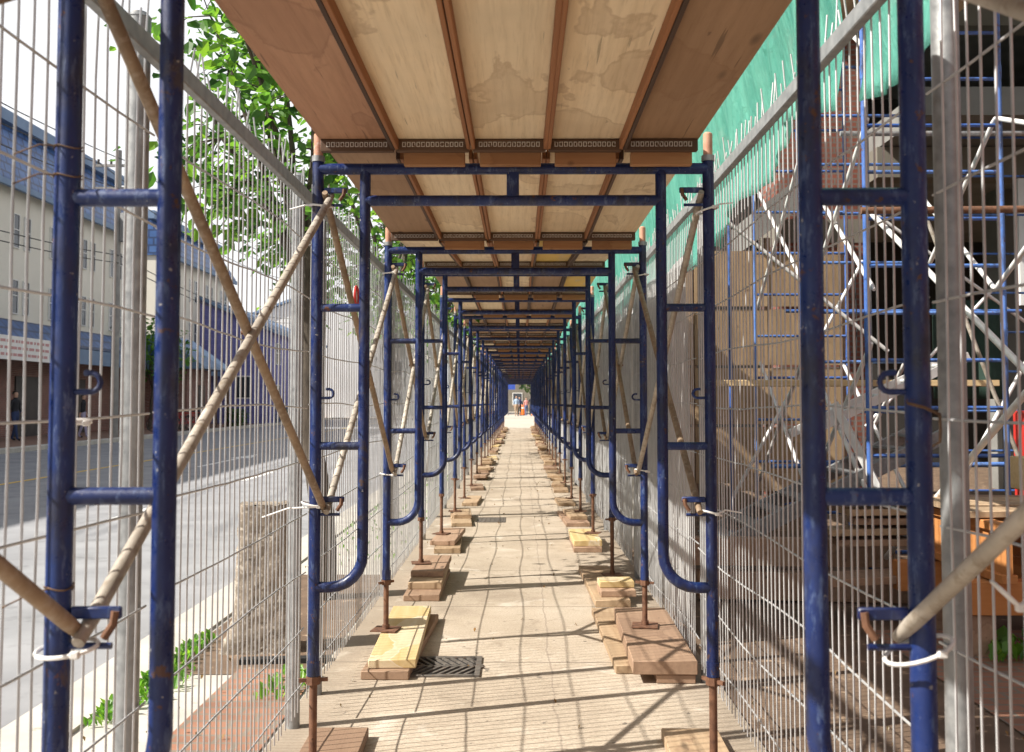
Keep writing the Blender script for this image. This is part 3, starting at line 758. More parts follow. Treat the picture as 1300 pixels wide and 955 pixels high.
net(3.98, 6.35, 3.45, lambda u: 2.60 - .20*u**3 + .02*math.sin(u*11) + .05*math.sin(u*6), 'green netting with ragged lower edge behind the spiked fence top', 2)
yy = 6.36
for k in range(14):
    net(yy-.18, yy+3.1, 3.45, lambda u, k=k: 2.40 + .06*math.sin(u*9+k), 'dark green netting strip above the site-side fence, further along' if k > 2 else 'green netting strip above the site-side fence, %s beyond the ragged one' % ORD[k], 3+k); yy += 3.11

# ------------------------------------------------------------------ ground-level small things
t = thing('drain_grate', 'square black iron drain grate sunk in the pavement beside the yellow-painted plank', 'drain grate', (-.43, 5.62, gz(5.62)))
mb = MB()
for (c, d) in (((0,-.19,.004),(.44,.03,.014)), ((0,.19,.004),(.44,.03,.014)), ((-.205,0,.004),(.03,.35,.014)), ((.205,0,.004),(.03,.35,.014))): mb.box(c, d, bev=.002)
part('grate_frame', mb, M['iron'], t)
mb = MB()
for k in range(-4, 5):
    for s in (-1, 1):
        mb.box((k*.046, s*.088, .004), (.017,.185,.012), Matrix.Rotation(s*.5, 3, 'Z'))
mb.box((0,0,.0035), (.38,.02,.011))
part('grate_bars', mb, M['iron'], t)
mb = MB(); mb.box((0,0,.0005), (.40,.36,.003)); part('sump', mb, M['black'], t)
for (x, y, lab) in ((-.02, 12.4, 'small dark drain cover in the middle distance of the pavement'),):
    mb = MB(); mb.box((0,0,.003), (.34,.5,.006), bev=.002)
    for k in range(6): mb.box((-.13+k*.052,0,.007), (.02,.42,.004))
    single('drain_cover', mb, M['iron'], lab, 'drain cover', (-.34, y, gz(y)))
# red-ringed round sign on the street-side fence
t = thing('round_sign', 'round white sign with a red ring wired to the street-side fence', 'sign', (-.93, 5.75, 2.05))
mb = MB(); mb.tube((-.004,0,0),(.004,0,0), .062, 28); part('sign_face', mb, M['sign_white'], t)
mb = MB(); mb.path([(.006, .057*math.cos(a), .057*math.sin(a)) for a in [2*math.pi*k/28 for k in range(29)]], .009, 6, False); part('red_ring', mb, M['red'], t)
# rough concrete stump on the verge
mb = MB(); rnd = random.Random(4)
def stump(u, v):
    a = 2*math.pi*u; z = v*.86
    sx, sy = .17 - .03*v + .09*max(0,.25-v)*2, .13 - .02*v
    c, s_ = math.cos(a), math.sin(a)
    k = (abs(c)**6+abs(s_)**6)**(-1/6)
    return (c*k*sx - .10*max(0,.3-v)*(c < 0), s_*k*sy, z)
mb.grid(stump, 40, 30)
mb.add([(0,0,.85)]+[stump(j/40,1) for j in range(41)], [(0,j+1,j+2) for j in range(40)])
mb.v = [(x+rnd.uniform(-.008,.008), y+rnd.uniform(-.008,.008), z+rnd.uniform(-.008,.008)*(z > .03)) for (x,y,z) in mb.v]
single('concrete_stump', mb, M['rough_conc'], 'rough concrete stump with exposed pebbles standing on the verge behind the fence', 'concrete stump', (-1.50, 6.05, 0), (0,0,.12), None, 80)
mb = MB(); mb.box((0,0,.02), (.5,.07,.04)); single('drain_slot', mb, M['black'], 'dark slot drain at the foot of the concrete stump', 'drain', (-1.30, 5.75, 0), (0,0,.1))
# weeds
def weeds(name, areas, lab_kind, mat, h=.09, seed=1):
    rnd = random.Random(seed); mb = MB()
    for (x0, x1, y0, y1, n) in areas:
        for _ in range(n):
            x, y = rnd.uniform(x0,x1), rnd.uniform(y0,y1); a = rnd.uniform(0,6.28); hh = h*rnd.uniform(.4,1.2); l = rnd.uniform(.2,.8); w = hh*.28
            d = Vector((math.cos(a), math.sin(a), 0)); p = Vector((-d.y, d.x, 0))
            b = Vector((x,y,gz(y)-.005)); m_ = b + d*hh*l*.5 + Vector((0,0,hh*.6)); t_ = b + d*hh*l + Vector((0,0,hh*.85))
            mb.add([b, m_-p*w, t_, m_+p*w], [(0,1,2,3)])
    o = link(name, mb.mesh(name, mat)); o['kind'] = 'stuff'; return o
weeds('kerb_weeds', [(-1.95,-1.84,4.6,6.3,300), (-1.90,-1.72,4.9,5.6,110), (-1.28,-1.08,5.0,5.5,70), (-1.95,-1.1,9,30,500)], '', M['weed'], .065, 2)
weeds('site_weeds', [(2.6,3.3,5.75,6.2,150), (3.4,4.6,5.2,6.3,120)], '', M['weed'], .12, 3)
weeds('fallen_leaves', [(-1.0,1.0,2.5,24,150), (-1.9,-1.1,3,12,120), (1.1,5,3,9,160)], '', M['dry_leaf'], .03, 6)

# ------------------------------------------------------------------ trees
def tree(name, lab, base, lean, crown, rad, nclump, leaf, mat, seed, per=15, grp='street trees behind the fence', r0=.09, trunk_top=None):
    rnd = random.Random(seed)
    root = thing(name, lab, 'tree', base, 0, grp)
    B = Vector((0,0,0)); C = Vector(crown) - Vector(base)
    T = Vector(lean)
    mb = MB(); lv = MB()
    mb.path([(0,0,-.05), T*.25+Vector((.03,.02,0)), T*.5+Vector((-.03,.03,0)), T*.75+Vector((.02,-.02,0)), T], [r0*1.3,r0,r0*.85,r0*.75,r0*.6], 10)
    part('trunk', mb, M['bark'], root, 60)
    limbs = MB(); tips = []
    nl = 9
    for k in range(nl):
        a = 2*math.pi*k/nl + rnd.uniform(-.3,.3); e = rnd.uniform(-.5,1.0)
        tip = C + Vector((rad[0]*math.cos(a)*.8*math.cos(e), rad[1]*math.sin(a)*.8*math.cos(e), rad[2]*.8*math.sin(e)))
        st = T*rnd.uniform(.7,1.0)
        pts = [st]
        for q in range(1, 6):
            f = q/5; pts.append(st.lerp(tip, f) + Vector((rnd.uniform(-.08,.08), rnd.uniform(-.08,.08), .18*math.sin(f*3.1)*rad[2]))*rad[0]*.6)
        limbs.path(pts, [r0*.42,r0*.34,r0*.27,r0*.2,r0*.13,r0*.06], 6); tips += pts[2:]
    def leafat(p, sz):
        d = Vector((rnd.gauss(0,1), rnd.gauss(0,1), rnd.gauss(-.45,.6))).normalized()
        up = Vector((rnd.gauss(0,.5), rnd.gauss(0,.5), 1)); sd = d.cross(up)
        if sd.length < .01: return
        sd.normalize(); nn = sd.cross(d).normalized()
        w = sz*rnd.uniform(.28,.36); f = nn*sz*.07
        b, m1, t_ = p, p+d*sz*.45-f, p+d*sz
        lv.add([b, b+d*sz*.35+sd*w+f, m1, b+d*sz*.35-sd*w+f, b+d*sz*.72+sd*w*.72, b+d*sz*.72-sd*w*.72, t_-nn*sz*.06],
               [(0,1,2),(0,2,3),(1,4,2),(2,5,3),(2,4,6),(2,6,5)])
    for k in range(nclump):
        while True:
            v = Vector((rnd.uniform(-1,1), rnd.uniform(-1,1), rnd.uniform(-1,1)))
            if .25 < v.length < 1: break
        c = C + Vector((v.x*rad[0], v.y*rad[1], v.z*rad[2]))
        near = min(tips, key=lambda q: (q-c).length)
        if (near-c).length > rad[0]*.75: c = c.lerp(near, .5)
        mid = near.lerp(c,.5)+Vector((0,0,.05))
        limbs.path([near, mid, c], [r0*.07,r0*.05,r0*.025], 4)
        cs = rad[0]*.17
        for q in range(per):
            f = rnd.random(); pp = near.lerp(c, .5+.5*f) if q % 3 == 0 else c
            leafat(pp + Vector((rnd.gauss(0,cs), rnd.gauss(0,cs), rnd.gauss(0,cs*.8))), leaf*rnd.uniform(.6,1.2))
    part('limbs', limbs, M['bark'], root, 60)
    link('crown', lv.mesh('crown', mat), root)
    return root
tree('broadleaf_tree', 'leafy green tree arching over the fence beside the nearest roof planks', (-1.45,7.6,0), (-.15,-.1,2.5), (-1.9,7.6,3.6), (.85,1.2,1.45), 165, .118, M['leaf'], 1, 13)
tree('broadleaf_tree', 'second street tree with leaves showing past the first full arch', (-1.6,12.6,0), (0,-.2,2.6), (-1.7,12.2,3.7), (1.1,1.9,1.5), 130, .12, M['leaf'], 2, 13)
tree('broadleaf_tree', 'third street tree with leaves showing above the second length of fence', (-1.6,18.5,0), (0,0,2.6), (-1.6,18,3.8), (1.2,2.2,1.6), 90, .16, M['leaf'], 3, 13)
tree('broadleaf_tree', 'fourth street tree, small leafy patch above the far fence', (-1.6,26,0), (0,0,2.6), (-1.6,26,3.8), (1.2,2.6,1.6), 80, .18, M['leaf'], 4, 13)
tree('broadleaf_tree', 'fifth street tree, farthest leafy patch above the fence', (-1.6,36,0), (0,0,2.6), (-1.6,36,3.8), (1.3,3,1.7), 80, .2, M['leaf'], 5, 13)

# ------------------------------------------------------------------ buildings across the street
def window(parent, x, y, z, w, h, side=1):
    """window in a wall facing +x at x"""
    mb = MB(); t = .035
    for (c, d) in (((0,0,h/2),(.06,w+2*t,t)), ((0,0,-h/2),(.09,w+2*t,t)), ((0,w/2+t/2,0),(.06,t,h-t)), ((0,-w/2-t/2,0),(.06,t,h-t)), ((0,0,.05),(.05,w,.04))): mb.box(c, d)
    f = part('window', mb, M['frame_white'], parent, None, (x,y,z))
    mb = MB(); mb.box((-.01,0,0), (.02,w,h)); part('pane', mb, M['glass'], f, None)
FX = -19.5
def cream_block(lab, y0, y1, eave, ridge, seed, first=False):
    t = thing('cream_building', lab, 'building', (FX, (y0+y1)/2, 0)); c = (y0+y1)/2; L = y1-y0
    mb = MB(); mb.box((-5,0,(eave+3.3)/2), (10,L,eave-3.3)); part('wall', mb, M['cream'], t, None)
    mb = MB(); mb.box((-5.02,0,1.65-.1), (10,L,3.5)); part('ground_floor', mb, M['brick_far'], t, None)
    mb = MB(); mb.prism([(.45,eave-.05),(.45,eave+.12),(-.9,ridge-.3),(-9.1,ridge-.3),(-10.4,eave+.12),(-10.4,eave-.05)], -L/2-.1, L/2+.1)
    rf = part('roof', mb, M['tile'], t, None)
    mb = MB(); mb.box((.5,0,eave-.12), (.16,L+.3,.22)); part('gutter', mb, M['fascia'], rf, None)
    mb = MB(); mb.box((-.75,0,ridge-.22), (.5,L+.3,.45)); part('ridge_cap', mb, M['fascia'], rf, None)
    rnd = random.Random(seed); yy = -L/2+1.5
    while yy < L/2-1:
        for zz in (5.55, 8.1):
            if zz < eave-1: window(t, .03, yy, zz, .42, 1.3); window(t, .03, yy+.9, zz, .42, 1.3)
        yy += 3.1
    # pent awning with tiles over the shops
    mb = MB(); mb.prism([(.02,4.65),(1.35,3.85),(1.35,3.72),(.02,3.72)], -L/2+.2, L/2-.2); aw = part('awning', mb, M['tile'], t, None)
    mb = MB(); mb.box((1.30,0,3.38), (.10,L-.5,.62)); part('fascia_board', mb, M['fascia'], aw, None)
    yy = -L/2+2
    while yy < L/2-2.5:
        mb = MB(); mb.box((0,0,1.25), (.06,2.1,2.5)); part('shop_opening', mb, M['dark'], t, None, (.02,yy,0))
        yy += 4.2
    for k in range(3):
        mb = MB(); mb.box((.2,-L/2+3+k*7.3,4.98), (.32,.75,.5), bev=.02); part('air_conditioner', mb, M['frame_white'], t, None)
    return t
b1 = cream_block('long cream building with blue tiled roof and red brick shopfronts across the road', -12, 51, 9.75, 12.9, 1)
b2 = cream_block('second cream building with lower blue roof, further along the road', 55.5, 68, 9.6, 12.0, 2)
t = thing('shop_sign', 'long white shop signboard with faded pink lettering on the blue awning', 'sign', (FX+1.42, 36.5, 3.42))
mb = MB(); mb.box((0,0,0), (.06,5.6,.85)); part('sign_board', mb, M['sign_white'], t, None)
mb = MB(); rnd = random.Random(8)
for r_ in range(3):
    yy = -2.5
    while yy < 2.4:
        l = rnd.uniform(.1,.5); mb.box((.033, yy+l/2, .24-.24*r_), (.006,l,.10)); yy += l+rnd.uniform(.05,.12)
part('sign_lettering', mb, M['pink'], t, None)
# timber porch house with creeper between the cream blocks and the violet building
t = thing('porch_house', 'low house with grey-blue roof and timber porch beside the violet brick building', 'house', (-16.8, 53.5, gz(53)))
mb = MB(); mb.box((-1.2,0,1.5), (2.4,4.0,3.0)); part('wall', mb, M['brick_far'], t, None)
mb = MB(); mb.prism([(1.0,3.0),(1.0,3.12),(-1.2,4.7),(-2.6,4.7),(-2.6,3.0)], -2.5, 2.5); part('roof', mb, M['fascia'], t, None)
for yy in (-2.2, 0, 2.2):
    mb = MB(); mb.box((.85,yy,1.5), (.14,.14,3.0)); part('porch_post', mb, M['strip'], t, None)
mb = MB(); mb.box((.05,.2,1.1), (.08,1.0,2.2)); part('door', mb, M['dark'], t, None)
# violet painted brick house
t = thing('violet_brick_building', 'violet-blue painted brick building with gable facing the road', 'building', (-15.2, 62, gz(62)))
mb = MB(); mb.prism([(0,0),(0,5.6),(-4.5,7.6),(-9,5.6),(-9,0)], 0, 16); part('wall', mb, M['purple'], t, None)
mb = MB(); mb.prism([(.4,5.45),(.4,5.65),(-4.5,7.85),(-9.4,5.65),(-9.4,5.45),(-4.5,7.65)], -.4, 16.4); part('roof', mb, M['fascia'], t, None)
for k in range(4):
    for zz in (1.7, 4.3): window(t, .03, 2+k*3.8, zz, 1.0, 1.3)
for k in range(2):
    mb = MB(); mb.box((0,0,0), (1.0,.06,1.4)); f = part('window', mb, M['frame_white'], t, None, (-1.6-k*2.6,-.02,2.2)); 
    mb = MB(); mb.box((0,-.035,0), (.85,.02,1.25)); part('pane', mb, M['glass'], f, None)
t = thing('white_building', 'white building rising behind the violet brick one', 'building', (-12.5, 82, gz(82)))
mb = MB(); mb.prism([(0,0),(0,8.2),(-4,10),(-9,8.2),(-9,0)], 0, 18); part('wall', mb, M['white_wall'], t, None)
mb = MB(); mb.prism([(.4,8.1),(.4,8.3),(-4,10.25),(-9.4,8.3),(-9.4,8.1),(-4,10.05)], -.3, 18.3); part('roof', mb, M['fascia'], t, None)
for k in range(4):
    for zz in (1.8, 4.6, 6.9): window(t, .03, 2.5+k*4.2, zz, 1.1, 1.3)
# far street wall of buildings
for (x, y, w, d, h, mat, lab) in ((-14,104,12,14,9,'cream','cream building closing the far end of the road'), (2.5,128,14,12,8,'beige','beige building far beyond the bright tunnel exit'), (18,120,14,16,10,'white_wall','white building far beyond the site')):
    t = thing('far_building', lab, 'building', (x, y, gz(y)))
    mb = MB(); mb.box((0,0,h/2), (w,d,h)); part('wall', mb, M[mat], t, None)
    mb = MB(); mb.box((0,0,h+.2), (w+.8,d+.8,.4)); part('roof', mb, M['fascia'], t, None)
    for k in range(5):
        for zz in (1.5, 4.4, 7.0):
            mb = MB(); mb.box((0,0,0), (1.2,.08,1.5)); f = part('window', mb, M['frame_white'], t, None, (-w/2+1.4+k*(w-2.8)/4, -d/2-.02, zz))
            mb = MB(); mb.box((0,-.05,0), (1.0,.02,1.3)); part('pane', mb, M['glass'], f, None)
# utility pole, cables
t = thing('utility_pole', 'grey utility pole with transformer and cross arms across the road', 'utility pole', (-15.7, 39.5, gz(39.5)))
mb = MB(); mb.path([(0,0,0),(0,0,11.2)], [.17,.11], 12); part('pole', mb, M['pole'], t)
for zz in (10.6, 9.7): mb = MB(); mb.box((0,0,zz), (1.8,.1,.1)); part('cross_arm', mb, M['pole'], t)
mb = MB(); mb.tube((.36,0,7.6),(.36,0,8.7),.26,16); part('transformer', mb, M['galv'], t)
for x in (-.8,-.3,.3,.8):
    mb = MB(); mb.tube((x,0,10.66),(x,0,10.85),.05,8); part('insulator', mb, M['dark'], t)
for k, (x, z0, lab) in enumerate(((-16.4,10.8,'uppermost overhead cable crossing the sky by the utility pole'), (-15.0,10.75,'overhead cable just below the uppermost one by the pole'), (-15.6,9.8,'middle overhead cable before the cream wall'), (-15.6,7.2,'lower overhead cable before the cream wall'), (-15.6,6.9,'lowest overhead cable before the cream wall'))):
    mb = MB(); mb.path([(x, 8+q*3.15, z0 - .7*(1-((q-5)/5)**2)) for q in range(11)], .018, 6)
    mb.path([(x, 39.5+q*3, z0 - .6*(1-((q-5)/5)**2)) for q in range(11)], .018, 6)
    single('overhead_cable', mb, M['cable'], lab, 'cable', (0,0,0), (0,0,0), 'overhead cables along the street')
t = thing('blue_banner', 'narrow blue banner sign on a post across the road', 'sign', (-15.75, 41.2, gz(41)))
mb = MB(); mb.tube((0,0,0),(0,0,4.6),.05,10); part('post', mb, M['pole'], t)
mb = MB(); mb.box((.32,0,3.6), (.55,.05,1.9)); part('banner', mb, M['sign_blue'], t)
# hedge, planters and a row of bicycles
def hedge(lab, x, y, sx, sy, h, n, seed):
    rnd = random.Random(seed); mb = MB()
    for _ in range(n):
        p = Vector((rnd.uniform(-sx,sx), rnd.uniform(-sy,sy), rnd.uniform(.02,h)))
        d = Vector((rnd.gauss(0,1),rnd.gauss(0,1),rnd.gauss(0,1))).normalized(); q = d.cross(Vector((rnd.random(),.3,1))).normalized(); s_ = rnd.uniform(.08,.16)
        mb.add([p-q*s_*.5, p+d*s_*.5, p+q*s_*.5, p-d*s_*.5], [(0,1,2,3)])
    single('hedge', mb, M['leaf_dark'], lab, 'hedge', (x,y,gz(y)), (0,0,0), 'clipped hedges across the road')
hedge('dark hedge in front of the violet building, nearer one', -14.6-.9, 56, .45, 1.0, .95, 700, 1)
hedge('dark hedge further along the violet building', -14.4-.9, 66, .45, 3.0, .95, 1100, 2)
tree('creeper_tree', 'small green tree beside the timber porch across the road', (-18.0,49.6,.17), (.2,0,2.6), (-17.6,49.6,4.0), (1.6,1.6,1.5), 60, .3, M['leaf'], 9, 12, None, .08)
def bicycle():
    root = thing('bicycle', 'dark bicycle parked in the row across the road', 'bicycle', (0,0,0), 0, 'bicycles parked in a row across the road')
    for yw in (-.52,.52):
        mb = MB(); mb.path([(0, yw+.33*math.cos(a), .34+.33*math.sin(a)) for a in [2*math.pi*k/20 for k in range(21)]], .02, 6, False)
        w = part('wheel', mb, M['cable'], root)
        mb = MB()
        for k in range(8): mb.tube((0,yw,.34),(0,yw+.32*math.cos(k*.785),.34+.32*math.sin(k*.785)),.004,4)
        part('spokes', mb, M['galv'], w)
    mb = MB()
    for a, b in (((0,-.52,.34),(0,-.1,.35)),((0,-.1,.35),(0,-.2,.85)),((0,-.52,.34),(0,-.18,.75)),((0,-.18,.78),(0,.36,.82)),((0,-.1,.35),(0,.36,.72)),((0,.34,.95),(0,.52,.34))): mb.tube(a,b,.018,8)
    part('bicycle_frame', mb, M['red'], root)
    mb = MB(); mb.box((0,-.22,.9),(.14,.26,.05),bev=.02); part('saddle', mb, M['cable'], root)
    mb = MB(); mb.path([(-.25,.26,1.0),(-.1,.34,.98),(.1,.34,.98),(.25,.26,1.0)],.014,6); part('handlebar', mb, M['galv'], root)
    return root
bk = bicycle()
for k in range(6):
    o = bk if k == 0 else copy_tree(bk)
    o.location = (-16.2+.12*(k % 2), 46.4+k*1.0, gz(47)); o.rotation_euler = (0,.08,R(90+12*((k % 3)-1)))
    o['label'] = 'dark bicycle parked in the row across the road'

# ------------------------------------------------------------------ people
def person(lab, loc, rz, top, bottom, shoe, hairm, height=1.72, stride=.12, arm=.0, skirt=False, seed=0, shorts=False, bag=None):
    h = height/1.72; V = []; E = []; RD = []; tagc = []
    def add(p, r, c, prev=None):
        V.append(Vector(p)*h); RD.append(r*h); tagc.append(c)
        if prev is not None: E.append((prev, len(V)-1))
        return len(V)-1
    pel = add((0,0,.93), .135, 1); sp = add((0,.01,1.1), .125, 0, pel); ch = add((0,.0,1.30), .145, 0, sp); nb = add((0,.01,1.45), .075, 0, ch)
    nk = add((0,.0,1.51), .052, 2, nb); h1 = add((0,-.012,1.575), .078, 2, nk); h2 = add((0,-.008,1.65), .085, 2, h1); add((0,0,1.70), .055, 2, h2)
    for s in (-1, 1):
        sh = add((s*.165,.0,1.40), .058, 0, ch); el = add((s*.215,.03*s*stride*8+.02,1.13), .043, 0 if not shorts else 2, sh)
        wr = add((s*.225,-s*stride*.9-arm*.1,.90), .028, 2, el); hd = add((s*.222,-s*stride*1.0-.02-arm*.12,.845), .034, 2, wr)
        for f in range(4):
            a = add((s*.222+s*(-.004), -s*stride-.045+f*.017-arm*.12,.80), .0085, 2, hd); add((s*.215, -s*stride-.048+f*.017-arm*.12,.745-.006*abs(f-1.5)), .0075, 2, a)
        a = add((s*.205,-s*stride-.06-arm*.12,.83), .009, 2, hd); add((s*.198,-s*stride-.075-arm*.12,.79), .008, 2, a)
        hp = add((s*.085,.0,.86), .095, 1, pel); kn = add((s*.095,s*stride*.8-.02,.49), .062, 2 if shorts else 1, hp)
        an = add((s*.095,s*stride*1.7+.02,.09), .042, 2 if shorts else 1, kn); add((s*.105,s*stride*1.7-.14,.035), .036, 3, an)
    me = bpy.data.meshes.new('person'); me.from_pydata([tuple(v) for v in V], E, [])
    ob = bpy.data.objects.new('tmp_person', me); COL.objects.link(ob)
    md = ob.modifiers.new('s', 'SKIN'); sv = me.skin_vertices[0].data
    for k_, r in enumerate(RD): sv[k_].radius = (r, r*(.72 if k_ in (pel,sp,ch) else 1.0)); sv[k_].use_root = False
    sv[pel].use_root = True
    sb = ob.modifiers.new('d', 'SUBSURF'); sb.levels = 1; sb.render_levels = 1
    dg = bpy.context.evaluated_depsgraph_get(); ev = ob.evaluated_get(dg)
    m2 = bpy.data.meshes.new_from_object(ev)
    bpy.data.objects.remove(ob); bpy.data.meshes.remove(me)
    m2.materials.clear()
    for m_ in (top, bottom, M['skin'], shoe): m2.materials.append(m_)
    for p in m2.polygons:
        c = p.center; bi = min(range(len(V)), key=lambda q: (V[q]-c).length - RD[q]); p.material_index = tagc[bi]; p.use_smooth = True
    o = link('person', m2, None, (loc[0], loc[1], loc[2]), (0,0,rz)); tag(o, lab, 'person')
    hm = MB()
    def hair(u, v):
        a = 2*math.pi*u; e = R(90) - v*R(105)*(.75+.25*math.sin(a))
        return (.098*h*math.cos(e)*math.cos(a), h*(.012+.108*math.cos(e)*math.sin(a)), h*(1.635+.112*math.sin(e)))
    hm.grid(hair, 16, 7); part('hair', hm, hairm, o, 180)
    return o
cl = {k: cloth('cloth_'+k, c) for k, c in dict(black=(.02,.02,.025), navy=(.03,.05,.13), denim=(.09,.14,.28), white=(.72,.72,.72), paleblue=(.42,.55,.72), pink=(.78,.35,.32), tan=(.42,.3,.2), grey=(.2,.2,.2), floral=(.4,.36,.5)).items()}
person('person in dark clothes walking past the brick shopfront at the picture edge', (-17.7,35.8,gz(36)), R(70), cl['black'], cl['navy'], cl['black'], M['hair'], 1.74, .13)
person('person in dark top and pale patterned trousers by the brick shopfront', (-16.5,38.6,gz(38)), R(100), cl['black'], cl['floral'], cl['black'], M['hair'], 1.66, .1)
yb = 88
person('person in pale blue shirt and tan trousers walking at the tunnel exit', (-.30,yb,gz(yb)+.012), R(5), cl['paleblue'], cl['tan'], cl['grey'], M['hair'], 1.75, .12)
person('person in navy jacket and dark trousers half behind the pale blue shirt', (-.02,yb+1.2,gz(yb)+.012), R(-5), cl['navy'], cl['black'], cl['black'], M['hair'], 1.68, .1)
person('person in pink top and blue jeans at the tunnel exit', (.55,yb,gz(yb)+.012), R(8), cl['pink'], cl['denim'], cl['white'], M['hair'], 1.62, .1)
person('person in black clothes at the tunnel exit beside the pink top', (.98,yb-.5,gz(yb)+.012), R(-6), cl['black'], cl['black'], cl['white'], M['hair'], 1.78, .12)
# things around the exit
for k, (x, y) in enumerate(((1.28,90),(.28,93))):
    t = thing('traffic_barrel', ['orange traffic barrel at the tunnel exit next to the person in black','orange traffic barrel between the walkers at the tunnel exit'][k], 'traffic barrel', (x,y,gz(y)+.012), 0, 'orange barrels at the exit')
    mb = MB(); mb.path([(0,0,.06),(0,0,.45),(0,0,.46),(0,0,.98)], [.28,.25,.23,.2], 16); part('body', mb, M['orange'], t)
    mb = MB(); mb.path([(0,0,.62),(0,0,.74)], [.232,.226], 16); part('band', mb, M['sign_white'], t)
    mb = MB(); mb.path([(0,0,0),(0,0,.06)], [.36,.34], 16); part('base', mb, M['cable'], t)
t = thing('street_sign', 'blue street sign on a pole beyond the tunnel exit', 'sign', (-1.05,92,gz(92)))
mb = MB(); mb.tube((0,0,0),(0,0,3.4),.05,10); part('pole', mb, M['pole'], t)
mb = MB(); mb.box((.18,-.06,2.85),(.9,.05,1.0)); part('sign_face', mb, M['sign_blue'], t)
tree('dark_tree', 'dark green tree beyond the tunnel exit', (2.6,100,.3), (-.3,0,3.0), (1.6,100,4.6), (2.2,2,1.8), 70, .4, M['leaf_dark'], 12, 12, None, .12)

# ------------------------------------------------------------------ building site to the right
def ladder_frame(lab, x0, x1, y, h, pitch, z0=.35):
    t = thing('site_scaffold', lab, 'scaffold frame', (x0, y, 0), 0, 'light blue scaffold frames on the building site')
    w = x1-x0
    for x in (0, w):
        mb = MB(); mb.tube((x,0,.1),(x,0,h),.0215,12)
        for zz in (2.0, 3.95): mb.tube((x,0,zz-.05),(x,0,zz+.05),.025,12)
        part('leg', mb, M['site_blue'], t)
        mb = MB(); mb.box((x,0,.0),(.15,.15,.01)); mb.tube((x,0,.0),(x,0,.16),.016,8); part('base_plate', mb, M['rust'], t)
    zz = z0
    while zz < h-.1:
        mb = MB(); mb.tube((.02,0,zz),(w-.02,0,zz),.0145,8); part('rung', mb, M['site_blue'], t); zz += pitch
    return t
SX0, SX1 = 2.60, 3.62
ladder_frame('tall light blue ladder frame beside the tan plywood hoarding, farthest of its row', SX0, SX1, 11.3, 7.2, .46)
ladder_frame('tall light blue ladder frame midway along the site row', SX0, SX1, 9.45, 7.0, .46, .45)
ladder_frame('tall light blue ladder frame in front of the dark interior, closest of its row', SX0, SX1, 7.65, 6.6, .355)
ladder_frame('tall light blue ladder frame just outside the picture edge on the site', SX0+.15, SX1+.15, 4.9, 6.0, .355)
ladder_frame('short light blue frame deep in the dark interior of the site', 5.6, 6.8, 13.0, 5.5, .5)
def site_brace(lab, bars, r=.019, mat='brace_white'):
    t = thing('site_brace', lab, 'cross brace', bars[0][0], 0, 'white braces on the building site'); o = Vector(bars[0][0])
    for (a, b) in bars:
        mb = MB(); a_, b_ = Vector(a)-o, Vector(b)-o; mb.path([a_, a_.lerp(b_,.02), a_.lerp(b_,.98), b_], [r*.7,r,r,r*.7], 10); part('brace_bar', mb, M[mat], t)
for (ya, yb_, za, zb_, nm) in ((11.3,9.45,.6,1.9,'lower'), (11.3,9.45,2.5,3.8,'middle'), (11.3,9.45,4.4,5.7,'upper')):
    site_brace('white crossed braces at %s height beside the plywood hoarding' % nm, [((SX0+.03,ya,za),(SX0+.03,yb_,zb_)), ((SX0+.055,ya,zb_),(SX0+.055,yb_,za))])
for (ya, yb_, za, zb_, nm) in ((9.45,7.65,.6,1.9,'lower'), (9.45,7.65,2.3,3.6,'middle'), (9.45,7.65,4.1,5.4,'upper')):
    site_brace('white crossed braces at %s height in front of the brick pier' % nm, [((SX0+.03,ya,za),(SX0+.03,yb_,zb_)), ((SX0+.055,ya,zb_),(SX0+.055,yb_,za))])
site_brace('thick white crossed braces nearest the fence on the building site', [((SX0+.04,7.65,2.88),(SX0+.18,4.9,1.22)), ((SX0+.08,7.65,.28),(SX0+.21,4.9,1.95))], .021)
site_brace('white crossed braces high up near the picture edge', [((SX1-.03,7.65,3.6),(SX1+.12,4.9,2.6)), ((SX1-.06,7.65,2.3),(SX1+.09,4.9,3.9))], .019)
site_brace('white crossed braces in front of the dark interior', [((SX1-.03,9.45,2.3),(SX1-.03,7.65,3.6)), ((SX1-.06,9.45,3.6),(SX1-.06,7.65,2.3))])
site_brace('thin white crossed braces low on the far standards', [((SX1-.03,11.3,.6),(SX1-.03,9.45,1.9)), ((SX1-.06,11.3,1.9),(SX1-.06,9.45,.6))])
for k in range(5):  # planks added overhead, mostly out of view, to shade the site
    mb = MB(); mb.box((0,0,0),(.22,5.0,.045),bev=.004); single('shade_plank', mb, M['sole'], 'added overhead plank shading the site, %s from the tunnel' % ORD[k], 'plank', (SX0+.12+.23*k,6.5,4.80), (0,0,0), 'planks added overhead to shade the site')
mb = MB(); mb.grid(lambda u, v: (SX0-.1+.04*math.sin(u*40)*(1-v), 3.5+8.5*u, 4.95+3.6*v), 60, 10)  # netting added above the view to keep sun off the interior
o = single('debris_netting', mb, M['net'], 'added green netting above the view, hung to shade the site interior', 'netting', smooth=80); o.modifiers.new('t','SOLIDIFY').thickness = .002
random.seed(17)
